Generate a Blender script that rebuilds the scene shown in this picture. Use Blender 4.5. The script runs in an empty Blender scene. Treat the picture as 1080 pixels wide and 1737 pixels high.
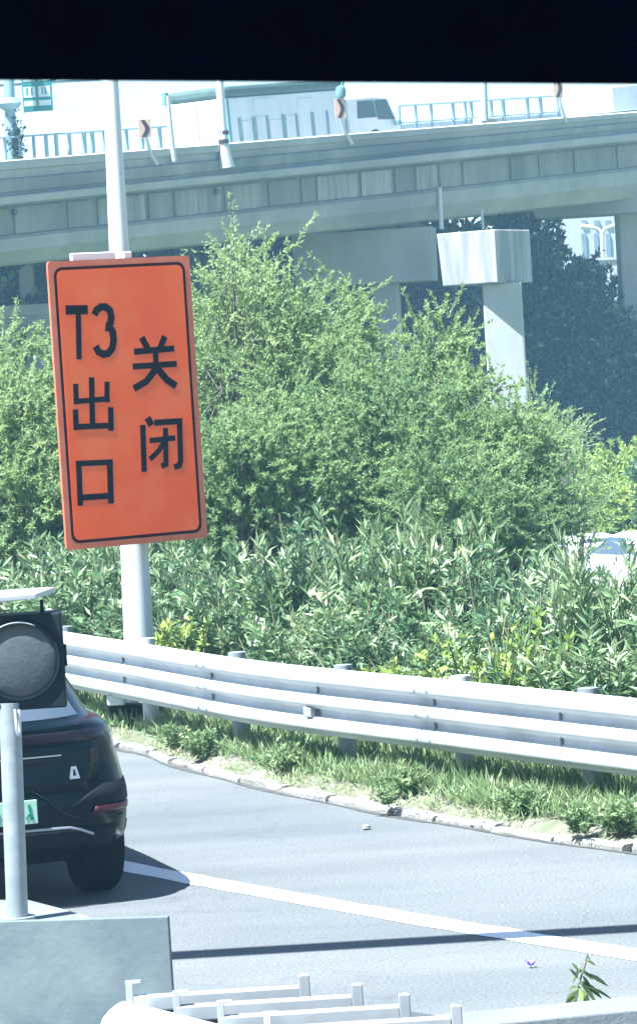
import bpy, math, random
import numpy as np
from mathutils import Vector, Matrix

random.seed(7)
rng = np.random.default_rng(11)
SC = bpy.context.scene
COL = SC.collection
R = math.radians

# ------------------------------------------------------------------ camera
F_PX, W_PX, H_PX = 6000.0, 1080.0, 1737.0          # long phone lens, measured in photograph pixels
ROLL, EYE, HORIZON = R(3.5), 3.1, 654.0
CR, SR = math.cos(ROLL), math.sin(ROLL)
U0 = CR * W_PX / 2 - SR * H_PX / 2
V0 = SR * W_PX / 2 + CR * H_PX / 2
PITCH = math.atan((V0 - HORIZON) / F_PX)
cam_data = bpy.data.cameras.new('camera')
cam = bpy.data.objects.new('camera', cam_data)
COL.objects.link(cam)
cam.location = (0, 0, EYE)
cam.matrix_world = Matrix.Translation((0, 0, EYE)) @ Matrix.Rotation(math.pi / 2 - PITCH, 4, 'X') @ Matrix.Rotation(-ROLL, 4, 'Z')
cam_data.sensor_fit = 'VERTICAL'
cam_data.sensor_height = 36.0
cam_data.lens = F_PX / H_PX * 36.0
cam_data.clip_start, cam_data.clip_end = 0.05, 3000
cam_data.dof.use_dof = True
cam_data.dof.focus_distance = 27.0
cam_data.dof.aperture_fstop = 190.0
SC.camera = cam

# ------------------------------------------------------------------ light
SUN_DIR = Vector((0.42, 0.28, -1.0)).normalized()       # the way the light travels
world = bpy.data.worlds.new('World')
SC.world = world
world.use_nodes = True
wn = world.node_tree
for n in list(wn.nodes):
    wn.nodes.remove(n)
sky = wn.nodes.new('ShaderNodeTexSky')
sky.sky_type = 'NISHITA'
sky.sun_disc = False
sky.sun_elevation = math.asin(-SUN_DIR.z)
sky.sun_rotation = math.atan2(-SUN_DIR.x, -SUN_DIR.y)
sky.air_density, sky.dust_density, sky.ozone_density = 1.0, 0.4, 2.0
bg = wn.nodes.new('ShaderNodeBackground')
bg.inputs['Strength'].default_value = 0.058
wo = wn.nodes.new('ShaderNodeOutputWorld')
wn.links.new(sky.outputs[0], bg.inputs[0])
wn.links.new(bg.outputs[0], wo.inputs[0])
sun_data = bpy.data.lights.new('sun', 'SUN')
sun_data.energy = 5.0
sun_data.angle = R(0.5)
sun_data.color = (0.965, 0.99, 1.0)
sun = bpy.data.objects.new('sun', sun_data)
COL.objects.link(sun)
sun.location = (-20, -20, 60)
sun.rotation_euler = SUN_DIR.to_track_quat('-Z', 'Y').to_euler()
SC.view_settings.view_transform = 'Standard'
SC.view_settings.look = 'None'
SC.view_settings.gamma = 1.0
SC.view_settings.use_curve_mapping = False
SC.view_settings.exposure = 2.05

# ------------------------------------------------------------------ photograph measurements -> places in the world
def ray(x, y):
    u, v = CR * x - SR * y, SR * x + CR * y
    a, b = (u - U0) / F_PX, -(v - V0) / F_PX
    cp, sp = math.cos(PITCH), math.sin(PITCH)
    return Vector((a, cp + b * sp, -sp + b * cp))

def at_y(x, y, Y):
    d = ray(x, y)
    return Vector((0, 0, EYE)) + d * (Y / d.y)

def at_z(x, y, z):
    d = ray(x, y)
    return Vector((0, 0, EYE)) + d * ((z - EYE) / d.z)

def proj(p):
    """Photograph pixel at which a place shows."""
    q = cam.matrix_world.inverted() @ Vector(p)
    return W_PX / 2 + F_PX * q.x / -q.z, H_PX / 2 - F_PX * q.y / -q.z

def at_plane(x, y, p0, n):
    d = ray(x, y)
    o = Vector((0, 0, EYE))
    return o + d * ((p0 - o).dot(n) / d.dot(n))

# ------------------------------------------------------------------ materials
MATS = {}
def nodes_of(name):
    m = bpy.data.materials.new(name)
    m.use_nodes = True
    nt = m.node_tree
    return m, nt, nt.nodes['Principled BSDF']

def mat(name, c1, c2=None, scale=4.0, rough=0.6, metal=0.0, bump=0.0, bump_scale=None, streak=0.0, spec=0.5, coat=0.0, detail=6.0, c3=None, scale3=0.6, rough2=None, lo=0.35, hi=0.65):
    """Principled surface whose colour wanders between c1 and c2 (fine noise) and c3 (large stains)."""
    if name in MATS:
        return MATS[name]
    m, nt, p = nodes_of(name)
    N, L = nt.nodes.new, nt.links.new
    tc = N('ShaderNodeTexCoord')
    src = tc.outputs['Object']
    if streak:
        mp = N('ShaderNodeMapping')
        mp.inputs['Scale'].default_value = (1, 1, streak)
        L(src, mp.inputs[0])
        src = mp.outputs[0]
    nz = N('ShaderNodeTexNoise')
    nz.inputs['Scale'].default_value = scale
    nz.inputs['Detail'].default_value = detail
    nz.inputs['Roughness'].default_value = 0.62
    L(src, nz.inputs['Vector'])
    cr = N('ShaderNodeValToRGB')
    cr.color_ramp.elements[0].position, cr.color_ramp.elements[1].position = lo, hi
    cr.color_ramp.elements[0].color = (*c1, 1)
    cr.color_ramp.elements[1].color = (*(c2 or c1), 1)
    L(nz.outputs['Fac'], cr.inputs[0])
    col = cr.outputs[0]
    if c3:
        n3 = N('ShaderNodeTexNoise')
        n3.inputs['Scale'].default_value = scale3
        n3.inputs['Detail'].default_value = 4
        L(src, n3.inputs['Vector'])
        r3 = N('ShaderNodeValToRGB')
        r3.color_ramp.elements[0].position, r3.color_ramp.elements[1].position = 0.45, 0.7
        L(n3.outputs['Fac'], r3.inputs[0])
        mx = N('ShaderNodeMix')
        mx.data_type = 'RGBA'
        L(r3.outputs[0], mx.inputs['Factor'])
        L(col, mx.inputs['A'])
        mx.inputs['B'].default_value = (*c3, 1)
        col = mx.outputs['Result']
    L(col, p.inputs['Base Color'])
    p.inputs['Roughness'].default_value = rough
    if rough2 is not None:
        mr = N('ShaderNodeMapRange')
        mr.inputs['To Min'].default_value, mr.inputs['To Max'].default_value = rough, rough2
        L(nz.outputs['Fac'], mr.inputs['Value'])
        L(mr.outputs[0], p.inputs['Roughness'])
    p.inputs['Metallic'].default_value = metal
    p.inputs['Specular IOR Level'].default_value = spec
    p.inputs['Coat Weight'].default_value = coat
    p.inputs['Coat Roughness'].default_value = 0.04
    if bump:
        bz = N('ShaderNodeTexNoise')
        bz.inputs['Scale'].default_value = bump_scale or scale * 4
        bz.inputs['Detail'].default_value = 8
        L(tc.outputs['Object'], bz.inputs['Vector'])
        b = N('ShaderNodeBump')
        b.inputs['Strength'].default_value = bump
        b.inputs['Distance'].default_value = 0.02
        L(bz.outputs['Fac'], b.inputs['Height'])
        L(b.outputs[0], p.inputs['Normal'])
    MATS[name] = m
    return m

def leaf_mat(name, ramp, transl=0.35, rough=0.45, spec=0.4):
    """Leaves: each one's own tone comes from its 'tint' attribute; light passes through them."""
    m, nt, p = nodes_of(name)
    N, L = nt.nodes.new, nt.links.new
    at = N('ShaderNodeAttribute')
    at.attribute_name = 'tint'
    cr = N('ShaderNodeValToRGB')
    els = cr.color_ramp.elements
    while len(els) < len(ramp):
        els.new(0.5)
    for e, (pos, c) in zip(els, ramp):
        e.position, e.color = pos, (*c, 1)
    L(at.outputs['Fac'], cr.inputs[0])
    L(cr.outputs[0], p.inputs['Base Color'])
    p.inputs['Roughness'].default_value = rough
    p.inputs['Specular IOR Level'].default_value = spec
    t = N('ShaderNodeBsdfTranslucent')
    L(cr.outputs[0], t.inputs['Color'])
    mx = N('ShaderNodeMixShader')
    mx.inputs[0].default_value = transl
    L(p.outputs[0], mx.inputs[1])
    L(t.outputs[0], mx.inputs[2])
    L(mx.outputs[0], nt.nodes['Material Output'].inputs['Surface'])
    MATS[name] = m
    return m

def asphalt():
    m, nt, p = nodes_of('asphalt')
    N, L = nt.nodes.new, nt.links.new
    tc = N('ShaderNodeTexCoord')
    def noise(scale, detail=5, sx=1.0, rot=0.0):
        mp = N('ShaderNodeMapping')
        mp.inputs['Scale'].default_value = (sx, 1, 1)
        mp.inputs['Rotation'].default_value = (0, 0, rot)
        L(tc.outputs['Object'], mp.inputs[0])
        n = N('ShaderNodeTexNoise')
        n.inputs['Scale'].default_value = scale
        n.inputs['Detail'].default_value = detail
        L(mp.outputs[0], n.inputs['Vector'])
        return n.outputs['Fac']
    def ramp(f, a, b, ca, cb):
        r = N('ShaderNodeValToRGB')
        r.color_ramp.elements[0].position, r.color_ramp.elements[1].position = a, b
        r.color_ramp.elements[0].color, r.color_ramp.elements[1].color = (*ca, 1), (*cb, 1)
        L(f, r.inputs[0])
        return r.outputs[0]
    def mult(a, b, k):
        x = N('ShaderNodeMix')
        x.data_type, x.blend_type = 'RGBA', 'MULTIPLY'
        x.inputs['Factor'].default_value = k
        L(a, x.inputs['A'])
        L(b, x.inputs['B'])
        return x.outputs['Result']
    base = ramp(noise(0.35, 4), 0.35, 0.68, (0.106, 0.122, 0.128), (0.136, 0.148, 0.150))
    grain = ramp(noise(55, 3), 0.32, 0.68, (0.62, 0.62, 0.62), (1.28, 1.28, 1.28))
    wear = ramp(noise(1.1, 6, 0.18, 0.5), 0.38, 0.66, (0.84, 0.85, 0.87), (1.08, 1.07, 1.06))
    oil = ramp(noise(2.6, 3), 0.66, 0.78, (1, 1, 1), (0.78, 0.78, 0.80))
    v = N('ShaderNodeTexVoronoi')
    v.feature = 'DISTANCE_TO_EDGE'
    v.inputs['Scale'].default_value = 0.42
    wv = N('ShaderNodeTexNoise')
    wv.inputs['Scale'].default_value = 1.6
    L(tc.outputs['Object'], wv.inputs['Vector'])
    ad = N('ShaderNodeMix')
    ad.data_type, ad.blend_type = 'RGBA', 'ADD'
    ad.inputs['Factor'].default_value = 0.9
    L(tc.outputs['Object'], ad.inputs['A'])
    L(wv.outputs['Color'], ad.inputs['B'])
    L(ad.outputs['Result'], v.inputs['Vector'])
    crack = ramp(v.outputs['Distance'], 0.0, 0.010, (0.86, 0.86, 0.87), (1, 1, 1))
    c = mult(mult(mult(mult(base, grain, 0.75), wear, 1.0), oil, 1.0), crack, 0.8)
    L(c, p.inputs['Base Color'])
    p.inputs['Roughness'].default_value = 0.88
    p.inputs['Specular IOR Level'].default_value = 0.3
    b = N('ShaderNodeBump')
    b.inputs['Strength'].default_value = 0.35
    b.inputs['Distance'].default_value = 0.01
    L(noise(90, 4), b.inputs['Height'])
    L(b.outputs[0], p.inputs['Normal'])
    return m
M_ASPHALT = asphalt()
M_PAINT = mat('road_paint', (0.52, 0.55, 0.56), (0.72, 0.74, 0.74), 7, 0.6, bump=0.2, bump_scale=80, lo=0.25, hi=0.42)
M_EARTH = mat('dry_earth', (0.11, 0.115, 0.085), (0.20, 0.195, 0.155), 9, 0.95, bump=0.9, bump_scale=40, c3=(0.085, 0.11, 0.055), scale3=1.6)
M_TURF = mat('turf', (0.05, 0.09, 0.03), (0.09, 0.13, 0.045), 3, 0.95, bump=0.8, bump_scale=20, c3=(0.12, 0.12, 0.07))
M_KERB = mat('kerb_concrete', (0.19, 0.19, 0.185), (0.31, 0.31, 0.295), 8, 0.9, bump=0.7, bump_scale=50, c3=(0.14, 0.135, 0.11), scale3=2.2)
M_RAIL = mat('white_rail_coating', (0.43, 0.46, 0.475), (0.51, 0.54, 0.555), 4, 0.45, rough2=0.6, c3=(0.38, 0.41, 0.425), scale3=1.6)
M_GALV = mat('weathered_galvanised_steel', (0.21, 0.25, 0.27), (0.30, 0.345, 0.36), 9, 0.5, metal=0.1, c3=(0.18, 0.22, 0.235), scale3=2)
M_BOLT = mat('dark_bolt', (0.10, 0.12, 0.14), (0.16, 0.18, 0.20), 30, 0.55, metal=0.4)
M_POLE = mat('white_pole_paint', (0.50, 0.54, 0.575), (0.58, 0.615, 0.64), 3, 0.42, streak=0.15, c3=(0.44, 0.48, 0.51), scale3=1.5)
M_ORANGE = mat('orange_sign_sheet', (0.84, 0.084, 0.006), (0.88, 0.102, 0.010), 2.5, 0.5, c3=(0.86, 0.145, 0.035), scale3=2.2)
M_SIGNRIM = mat('faded_orange_rim', (0.62, 0.12, 0.06), (0.64, 0.18, 0.10), 6, 0.55)
M_INK = mat('black_sign_lettering', (0.006, 0.003, 0.008), (0.010, 0.006, 0.012), 8, 0.8, spec=0.05)
M_BORDER = mat('dark_red_border', (0.020, 0.002, 0.005), (0.035, 0.004, 0.008), 8, 0.8, spec=0.05)
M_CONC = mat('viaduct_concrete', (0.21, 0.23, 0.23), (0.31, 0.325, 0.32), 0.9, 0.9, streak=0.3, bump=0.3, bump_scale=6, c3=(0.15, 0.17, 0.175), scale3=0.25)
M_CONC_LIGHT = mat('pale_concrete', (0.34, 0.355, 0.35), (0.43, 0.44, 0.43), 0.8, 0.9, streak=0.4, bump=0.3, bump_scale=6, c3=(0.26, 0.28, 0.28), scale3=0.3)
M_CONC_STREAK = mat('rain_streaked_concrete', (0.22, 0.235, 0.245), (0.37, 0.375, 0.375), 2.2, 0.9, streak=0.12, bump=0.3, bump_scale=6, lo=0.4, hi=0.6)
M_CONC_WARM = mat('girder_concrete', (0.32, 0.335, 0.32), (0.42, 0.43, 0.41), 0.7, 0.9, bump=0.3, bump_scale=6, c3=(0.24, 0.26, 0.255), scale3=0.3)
M_DARKBOX = mat('dark_green_housing', (0.003, 0.011, 0.016), (0.005, 0.016, 0.021), 12, 0.6, rough2=0.75, spec=0.25)
M_LENS = mat('dull_signal_lens', (0.050, 0.066, 0.073), (0.075, 0.090, 0.094), 14, 0.45, bump=0.12, bump_scale=60, c3=(0.070, 0.076, 0.066), scale3=7, spec=0.3)
M_SOLAR = mat('solar_glass', (0.30, 0.37, 0.42), (0.36, 0.43, 0.48), 9, 0.15, spec=0.8)
M_ALU = mat('aluminium_frame', (0.36, 0.39, 0.41), (0.42, 0.45, 0.47), 10, 0.4, metal=0.2)
M_BARRIER = mat('grey_barrier_panel', (0.100, 0.135, 0.150), (0.130, 0.166, 0.180), 3.2, 0.75, c3=(0.165, 0.205, 0.21), scale3=3.5, bump=0.1, bump_scale=30, spec=0.3)
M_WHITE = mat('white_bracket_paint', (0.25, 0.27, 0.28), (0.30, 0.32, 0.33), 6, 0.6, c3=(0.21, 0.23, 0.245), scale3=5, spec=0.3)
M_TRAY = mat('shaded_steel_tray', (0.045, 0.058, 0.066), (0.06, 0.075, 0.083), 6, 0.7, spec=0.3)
M_SLAB = mat('pale_grey_slab', (0.135, 0.152, 0.163), (0.165, 0.183, 0.193), 5, 0.8, bump=0.2, bump_scale=40, spec=0.3)
M_CARPAINT = mat('black_car_paint', (0.0006, 0.0032, 0.0055), (0.0010, 0.0045, 0.0075), 3, 0.2, spec=0.16)
M_GLASS = mat('tinted_car_glass', (0.16, 0.215, 0.26), (0.20, 0.255, 0.30), 2, 0.08, metal=0.75, spec=0.8, coat=0.8)
M_PLASTIC = mat('black_plastic_trim', (0.003, 0.005, 0.007), (0.005, 0.008, 0.010), 25, 0.7, spec=0.15)
M_RUBBER = mat('tyre_rubber', (0.003, 0.005, 0.008), (0.006, 0.008, 0.011), 25, 0.9, spec=0.1)
M_CHROME = mat('chrome', (0.30, 0.34, 0.36), (0.38, 0.42, 0.44), 6, 0.35, metal=0.7)
M_REDLENS = mat('dark_red_lamp_lens', (0.05, 0.006, 0.010), (0.08, 0.010, 0.014), 20, 0.15, coat=0.6)
M_REDREF = mat('red_reflector', (0.030, 0.005, 0.009), (0.045, 0.008, 0.012), 30, 0.4, spec=0.3)
M_SMOKE = mat('smoked_lamp_bar', (0.006, 0.006, 0.012), (0.010, 0.008, 0.015), 9, 0.25, spec=0.25)
M_PLATE = mat('pale_green_plate', (0.22, 0.45, 0.33), (0.34, 0.52, 0.43), 5, 0.5)
M_PLATEINK = mat('green_plate_lettering', (0.0, 0.16, 0.09), (0.0, 0.20, 0.12), 10, 0.5)
M_CARWHITE = mat('white_car_paint', (0.50, 0.53, 0.56), (0.55, 0.58, 0.60), 2, 0.3, coat=0.5)
M_RIM = mat('wheel_rim_metal', (0.25, 0.27, 0.28), (0.35, 0.37, 0.38), 12, 0.4, metal=0.7)
M_BARK = mat('bark', (0.09, 0.085, 0.07), (0.15, 0.14, 0.115), 12, 0.95, streak=0.3, bump=0.8, bump_scale=25)
M_STEM = mat('green_brown_stem', (0.10, 0.12, 0.06), (0.17, 0.16, 0.09), 10, 0.9)
M_NAVY = mat('dark_navy_vinyl', (0.0012, 0.0035, 0.013), (0.0018, 0.0048, 0.017), 60, 0.9, spec=0.05)
M_TEALFENCE = mat('pale_teal_fence_paint', (0.14, 0.24, 0.28), (0.19, 0.29, 0.32), 5, 0.6)
M_FENCEPANEL = mat('clear_fence_panel', (0.27, 0.36, 0.39), (0.32, 0.40, 0.43), 5, 0.4)
M_TEALDARK = mat('teal_steel', (0.09, 0.21, 0.24), (0.14, 0.27, 0.30), 6, 0.6)
M_TRUCK = mat('pale_truck_panel', (0.52, 0.58, 0.585), (0.58, 0.635, 0.64), 2.2, 0.5, streak=0.3, c3=(0.46, 0.53, 0.54), scale3=0.7)
M_TRUCKTOP = mat('green_grey_tarpaulin', (0.045, 0.095, 0.09), (0.07, 0.12, 0.115), 3, 0.7)
M_CAB = mat('white_cab_paint', (0.52, 0.56, 0.57), (0.58, 0.62, 0.63), 3, 0.4, coat=0.3)
M_CABGLASS = mat('cab_window_glass', (0.02, 0.055, 0.07), (0.03, 0.065, 0.08), 3, 0.15, spec=0.5)
M_GREENSIGN = mat('green_road_sign', (0.0, 0.125, 0.115), (0.0, 0.155, 0.14), 5, 0.5)
M_SIGNWHITE = mat('white_sign_print', (0.36, 0.45, 0.45), (0.42, 0.50, 0.50), 9, 0.5)
M_CHEV = mat('faded_chevron_board', (0.56, 0.36, 0.27), (0.64, 0.44, 0.34), 9, 0.5)
M_CHEVINK = mat('dark_chevron_ink', (0.035, 0.018, 0.025), (0.05, 0.025, 0.03), 9, 0.5)
M_FARWALL = mat('distant_pale_facade', (0.30, 0.33, 0.38), (0.36, 0.39, 0.43), 0.5, 0.8)
M_FARGLASS = mat('distant_window', (0.12, 0.16, 0.21), (0.16, 0.20, 0.25), 1.0, 0.3)
M_PETAL = mat('purple_petal', (0.14, 0.07, 0.50), (0.22, 0.12, 0.62), 30, 0.6)

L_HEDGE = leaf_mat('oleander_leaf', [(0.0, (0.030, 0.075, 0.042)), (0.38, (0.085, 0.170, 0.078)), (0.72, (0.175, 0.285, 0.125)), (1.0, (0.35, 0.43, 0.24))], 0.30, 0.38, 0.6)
L_TREE = leaf_mat('willow_leaf', [(0.0, (0.120, 0.215, 0.110)), (0.5, (0.225, 0.345, 0.150)), (0.85, (0.345, 0.450, 0.200)), (1.0, (0.48, 0.54, 0.32))], 0.60, 0.5, 0.4)
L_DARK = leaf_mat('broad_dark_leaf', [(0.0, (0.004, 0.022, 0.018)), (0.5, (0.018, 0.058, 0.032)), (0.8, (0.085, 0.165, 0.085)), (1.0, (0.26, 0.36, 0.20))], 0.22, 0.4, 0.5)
L_BANK = leaf_mat('light_shrub_leaf', [(0.0, (0.20, 0.31, 0.07)), (0.6, (0.33, 0.45, 0.11)), (1.0, (0.46, 0.52, 0.18))], 0.40, 0.5, 0.4)
L_GRASS = leaf_mat('grass_blade', [(0.0, (0.09, 0.17, 0.075)), (0.6, (0.205, 0.31, 0.135)), (0.9, (0.33, 0.40, 0.21)), (1.0, (0.44, 0.42, 0.28))], 0.40, 0.5, 0.4)
L_SPRIG = leaf_mat('bamboo_leaf', [(0.0, (0.025, 0.07, 0.03)), (0.5, (0.12, 0.20, 0.07)), (1.0, (0.28, 0.34, 0.15))], 0.40, 0.4, 0.5)

# ------------------------------------------------------------------ mesh helpers
class MB:
    """Collects shapes; build() links them as ONE mesh object."""
    def __init__(s):
        s.v, s.f = [], []
    def add(s, vs, fs):
        o = len(s.v)
        s.v += [tuple(p) for p in vs]
        s.f += [tuple(i + o for i in q) for q in fs]
        return s
    def box(s, c, size, rot=None):
        hx, hy, hz = size[0] / 2, size[1] / 2, size[2] / 2
        vs = [Vector((x, y, z)) for x in (-hx, hx) for y in (-hy, hy) for z in (-hz, hz)]
        if rot is not None:
            vs = [rot @ p for p in vs]
        c = Vector(c)
        return s.add([p + c for p in vs], [(0, 1, 3, 2), (4, 6, 7, 5), (0, 4, 5, 1), (2, 3, 7, 6), (0, 2, 6, 4), (1, 5, 7, 3)])
    def prism(s, poly, d):
        """poly: a planar loop of points; d: the extrusion vector."""
        n = len(poly)
        d = Vector(d)
        vs = [Vector(p) for p in poly] + [Vector(p) + d for p in poly]
        fs = [tuple(range(n))[::-1], tuple(range(n, 2 * n))] + [(i, (i + 1) % n, n + (i + 1) % n, n + i) for i in range(n)]
        return s.add(vs, fs)
    def tube(s, pts, radii, n=8, cap=True):
        pts = [Vector(p) for p in pts]
        if not hasattr(radii, '__len__'):
            radii = [radii] * len(pts)
        rings = []
        ref = None
        for i, p in enumerate(pts):
            t = (pts[min(i + 1, len(pts) - 1)] - pts[max(i - 1, 0)]).normalized()
            if ref is None:
                ref = Vector((1, 0, 0)) if abs(t.x) < 0.9 else Vector((0, 1, 0))
            a = (ref - t * ref.dot(t)).normalized()
            ref = a
            b = t.cross(a)
            rings.append([p + (a * math.cos(k * 2 * math.pi / n) + b * math.sin(k * 2 * math.pi / n)) * radii[i] for k in range(n)])
        vs = [q for r in rings for q in r]
        fs = [(i * n + k, i * n + (k + 1) % n, (i + 1) * n + (k + 1) % n, (i + 1) * n + k) for i in range(len(pts) - 1) for k in range(n)]
        if cap:
            fs += [tuple(range(n))[::-1], tuple(range((len(pts) - 1) * n, len(pts) * n))]
        return s.add(vs, fs)
    def lathe(s, prof, c=(0, 0, 0), n=24, axis='Z'):
        """prof: (radius, height) pairs from bottom to top."""
        vs, c = [], Vector(c)
        for r, h in prof:
            for k in range(n):
                a = 2 * math.pi * k / n
                p = (r * math.cos(a), r * math.sin(a), h)
                if axis == 'Y':
                    p = (p[0], h, p[1])
                if axis == 'X':
                    p = (h, p[0], p[1])
                vs.append(Vector(p) + c)
        m = len(prof)
        fs = [(i * n + k, i * n + (k + 1) % n, (i + 1) * n + (k + 1) % n, (i + 1) * n + k) for i in range(m - 1) for k in range(n)]
        fs += [tuple(range(n))[::-1], tuple(range((m - 1) * n, m * n))]
        return s.add(vs, fs)
    def grid(s, rows):
        n, o = len(rows[0]), len(rows)
        return s.add([p for r in rows for p in r], [(i * n + k, i * n + k + 1, (i + 1) * n + k + 1, (i + 1) * n + k) for i in range(o - 1) for k in range(n - 1)])
    def build(s, name, m, parent=None, smooth=False, bevel=0.0, solid=0.0, world_space=True, **props):
        me = bpy.data.meshes.new(name)
        vs = s.v
        if parent is not None and world_space:
            inv = parent.matrix_basis.inverted()
            vs = [tuple(inv @ Vector(p)) for p in vs]
        me.from_pydata(vs, [], s.f)
        me.materials.append(m)
        fix_normals(me)
        return link(name, me, parent, smooth, bevel, solid, **props)

import bmesh
def fix_normals(me):
    bm = bmesh.new()
    bm.from_mesh(me)
    bmesh.ops.recalc_face_normals(bm, faces=bm.faces)
    bm.to_mesh(me)
    bm.free()

def link(name, me, parent=None, smooth=False, bevel=0.0, solid=0.0, **props):
    o = bpy.data.objects.new(name, me)
    COL.objects.link(o)
    if parent is not None:
        o.parent = parent
    if solid:
        md = o.modifiers.new('solid', 'SOLIDIFY')
        md.thickness = solid
        md.offset = -1
    if bevel:
        md = o.modifiers.new('bevel', 'BEVEL')
        md.width = bevel
        md.segments = 2
        md.limit_method = 'ANGLE'
        md.angle_limit = R(35)
    if smooth:
        for p in me.polygons:
            p.use_smooth = True
        me.set_sharp_from_angle(angle=R(40))
    for k, v in props.items():
        o[k] = v
    return o

def thing(name, label, cat, loc=(0, 0, 0), rz=0.0, group=None):
    o = bpy.data.objects.new(name, None)
    COL.objects.link(o)
    o.empty_display_size = 0.2
    o.location = loc
    o.rotation_euler = (0, 0, rz)
    o.matrix_basis = Matrix.Translation(loc) @ Matrix.Rotation(rz, 4, 'Z')
    o['label'], o['category'] = label, cat
    if group:
        o['group'] = group
    return o

KIDS = {}
def dup(root, loc, rz=0.0, sc=(1, 1, 1), label=None, group=None):
    """A copy of a thing with copies of its parts and sub-parts (mesh data shared)."""
    if root.name not in KIDS:
        KIDS[root.name] = [(c, list(c.children)) for c in root.children]
    r = root.copy()
    COL.objects.link(r)
    r.location, r.rotation_euler, r.scale = loc, (0, 0, rz), sc
    if label:
        r['label'] = label
    if group:
        r['group'] = group
    for ch, gs in KIDS[root.name]:
        c = ch.copy()
        COL.objects.link(c)
        c.parent = r
        for g in gs:
            d = g.copy()
            COL.objects.link(d)
            d.parent = c
    return r

def np_mesh(name, verts, quads, tint, m, smooth=False):
    """verts n x 3, faces m x k (k = 3 or 4), tint per vertex."""
    me = bpy.data.meshes.new(name)
    k = quads.shape[1]
    me.vertices.add(len(verts))
    me.vertices.foreach_set('co', np.asarray(verts, np.float32).ravel())
    me.loops.add(len(quads) * k)
    me.loops.foreach_set('vertex_index', np.asarray(quads, np.int32).ravel())
    me.polygons.add(len(quads))
    me.polygons.foreach_set('loop_start', np.arange(0, len(quads) * k, k, dtype=np.int32))
    me.update(calc_edges=True)
    a = me.attributes.new('tint', 'FLOAT', 'POINT')
    a.data.foreach_set('value', np.asarray(tint, np.float32))
    me.materials.append(m)
    return me

def unit(a):
    return a / np.maximum(np.linalg.norm(a, axis=1, keepdims=True), 1e-9)

def leaves_mesh(name, base, direc, length, width, tint, m, fold=0.18, bend=0.0, full=True):
    """One folded pointed leaf per row: base point, direction, length, width, tint."""
    n = len(base)
    direc = unit(direc)
    rnd = rng.normal(size=(n, 3)) + np.array([0, 0, 0.9])
    side = unit(np.cross(direc, rnd))
    nor = unit(np.cross(side, direc))
    L, Wd = length[:, None], width[:, None]
    tip = base + direc * L + nor * (-bend * L)
    mid = base + direc * L * 0.48 + nor * (-bend * L * 0.2)
    lf = mid + side * Wd * 0.5 + nor * Wd * fold
    rt = mid - side * Wd * 0.5 + nor * Wd * fold
    if full:
        v = np.stack([base, mid, tip, lf, rt], 1).reshape(-1, 3)
        pat = np.array([[0, 4, 1], [1, 4, 2], [0, 1, 3], [1, 2, 3]])
        k = 5
    else:
        v = np.stack([base, rt, tip, lf], 1).reshape(-1, 3)
        pat = np.array([[0, 1, 2, 3]])
        k = 4
    f = (pat[None] + (np.arange(n) * k)[:, None, None]).reshape(-1, pat.shape[1])
    return np_mesh(name, v, f, np.repeat(tint, k), m)

# ------------------------------------------------------------------ ground, road, verge
def qspline(pts, per=8):
    """A smooth path through the points (Catmull-Rom)."""
    P = [Vector(p) for p in pts]
    P = [P[0] * 2 - P[1]] + P + [P[-1] * 2 - P[-2]]
    out = []
    for i in range(1, len(P) - 2):
        for k in range(per):
            t = k / per
            a, b, c, d = P[i - 1], P[i], P[i + 1], P[i + 2]
            out.append(0.5 * ((2 * b) + (c - a) * t + (2 * a - 5 * b + 4 * c - d) * t * t + (3 * b - a - 3 * c + d) * t ** 3))
    out.append(P[-2])
    return out

class Path:
    def __init__(s, pts):
        s.p = pts
        s.l = [0.0]
        for a, b in zip(pts, pts[1:]):
            s.l.append(s.l[-1] + (b - a).length)
    def at(s, d):
        d = max(0.0, min(s.l[-1], d))
        for i in range(len(s.p) - 1):
            if d <= s.l[i + 1] or i == len(s.p) - 2:
                t = (d - s.l[i]) / (s.l[i + 1] - s.l[i])
                q = s.p[i].lerp(s.p[i + 1], t)
                tan = (s.p[i + 1] - s.p[i]).normalized()
                return q, tan
    def nearest(s, q):
        best = min(range(len(s.p)), key=lambda i: (s.p[i] - q).length_squared)
        return s.l[best]

KERB_PX = [(205, 1272), (300, 1300), (440, 1337), (640, 1379), (800, 1406), (950, 1430), (1080, 1449)]
kerb_pts = [at_z(x, y, 0.0) for x, y in KERB_PX]
d0 = (kerb_pts[0] - kerb_pts[2]).normalized()
kerb_pts = [kerb_pts[0] + Vector((-9.5, 16, 0)), kerb_pts[0] + Vector((-4.2, 7.6, 0)), kerb_pts[0] + Vector((-1.6, 3.0, 0))] + kerb_pts
d1 = (kerb_pts[-1] - kerb_pts[-2]).normalized()
kerb_pts += [kerb_pts[-1] + d1 * 2.5, kerb_pts[-1] + d1 * 8]
kerb_path = Path(qspline(kerb_pts))

def side_of(tan):          # to the right of the way along the path = towards the planting (path runs from far left to near right)
    s = Vector((-tan.y, tan.x, 0))
    return s if s.x > 0 else -s

# terrain sheet: level by the road, dropping a little beyond the hedge
def terrain_z(x, y):
    k = max(0.0, min(1.0, (y - 42) / 30.0))
    return -0.03 - 2.1 * k * k * (3 - 2 * k) + 0.05 * math.sin(x * 0.9 + y * 0.37) * k
xs = [-260, -160, -100, -60, -40] + list(range(-30, 31, 3)) + [40, 60, 100, 160, 260]
ys = [-60, -30, -10, 0] + list(range(6, 140, 4)) + [150, 170, 200, 240, 290, 340]
g = MB().grid([[Vector((x, y, terrain_z(x, y))) for x in xs] for y in ys])
g.build('ground', M_TURF, smooth=True, kind='structure')

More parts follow.
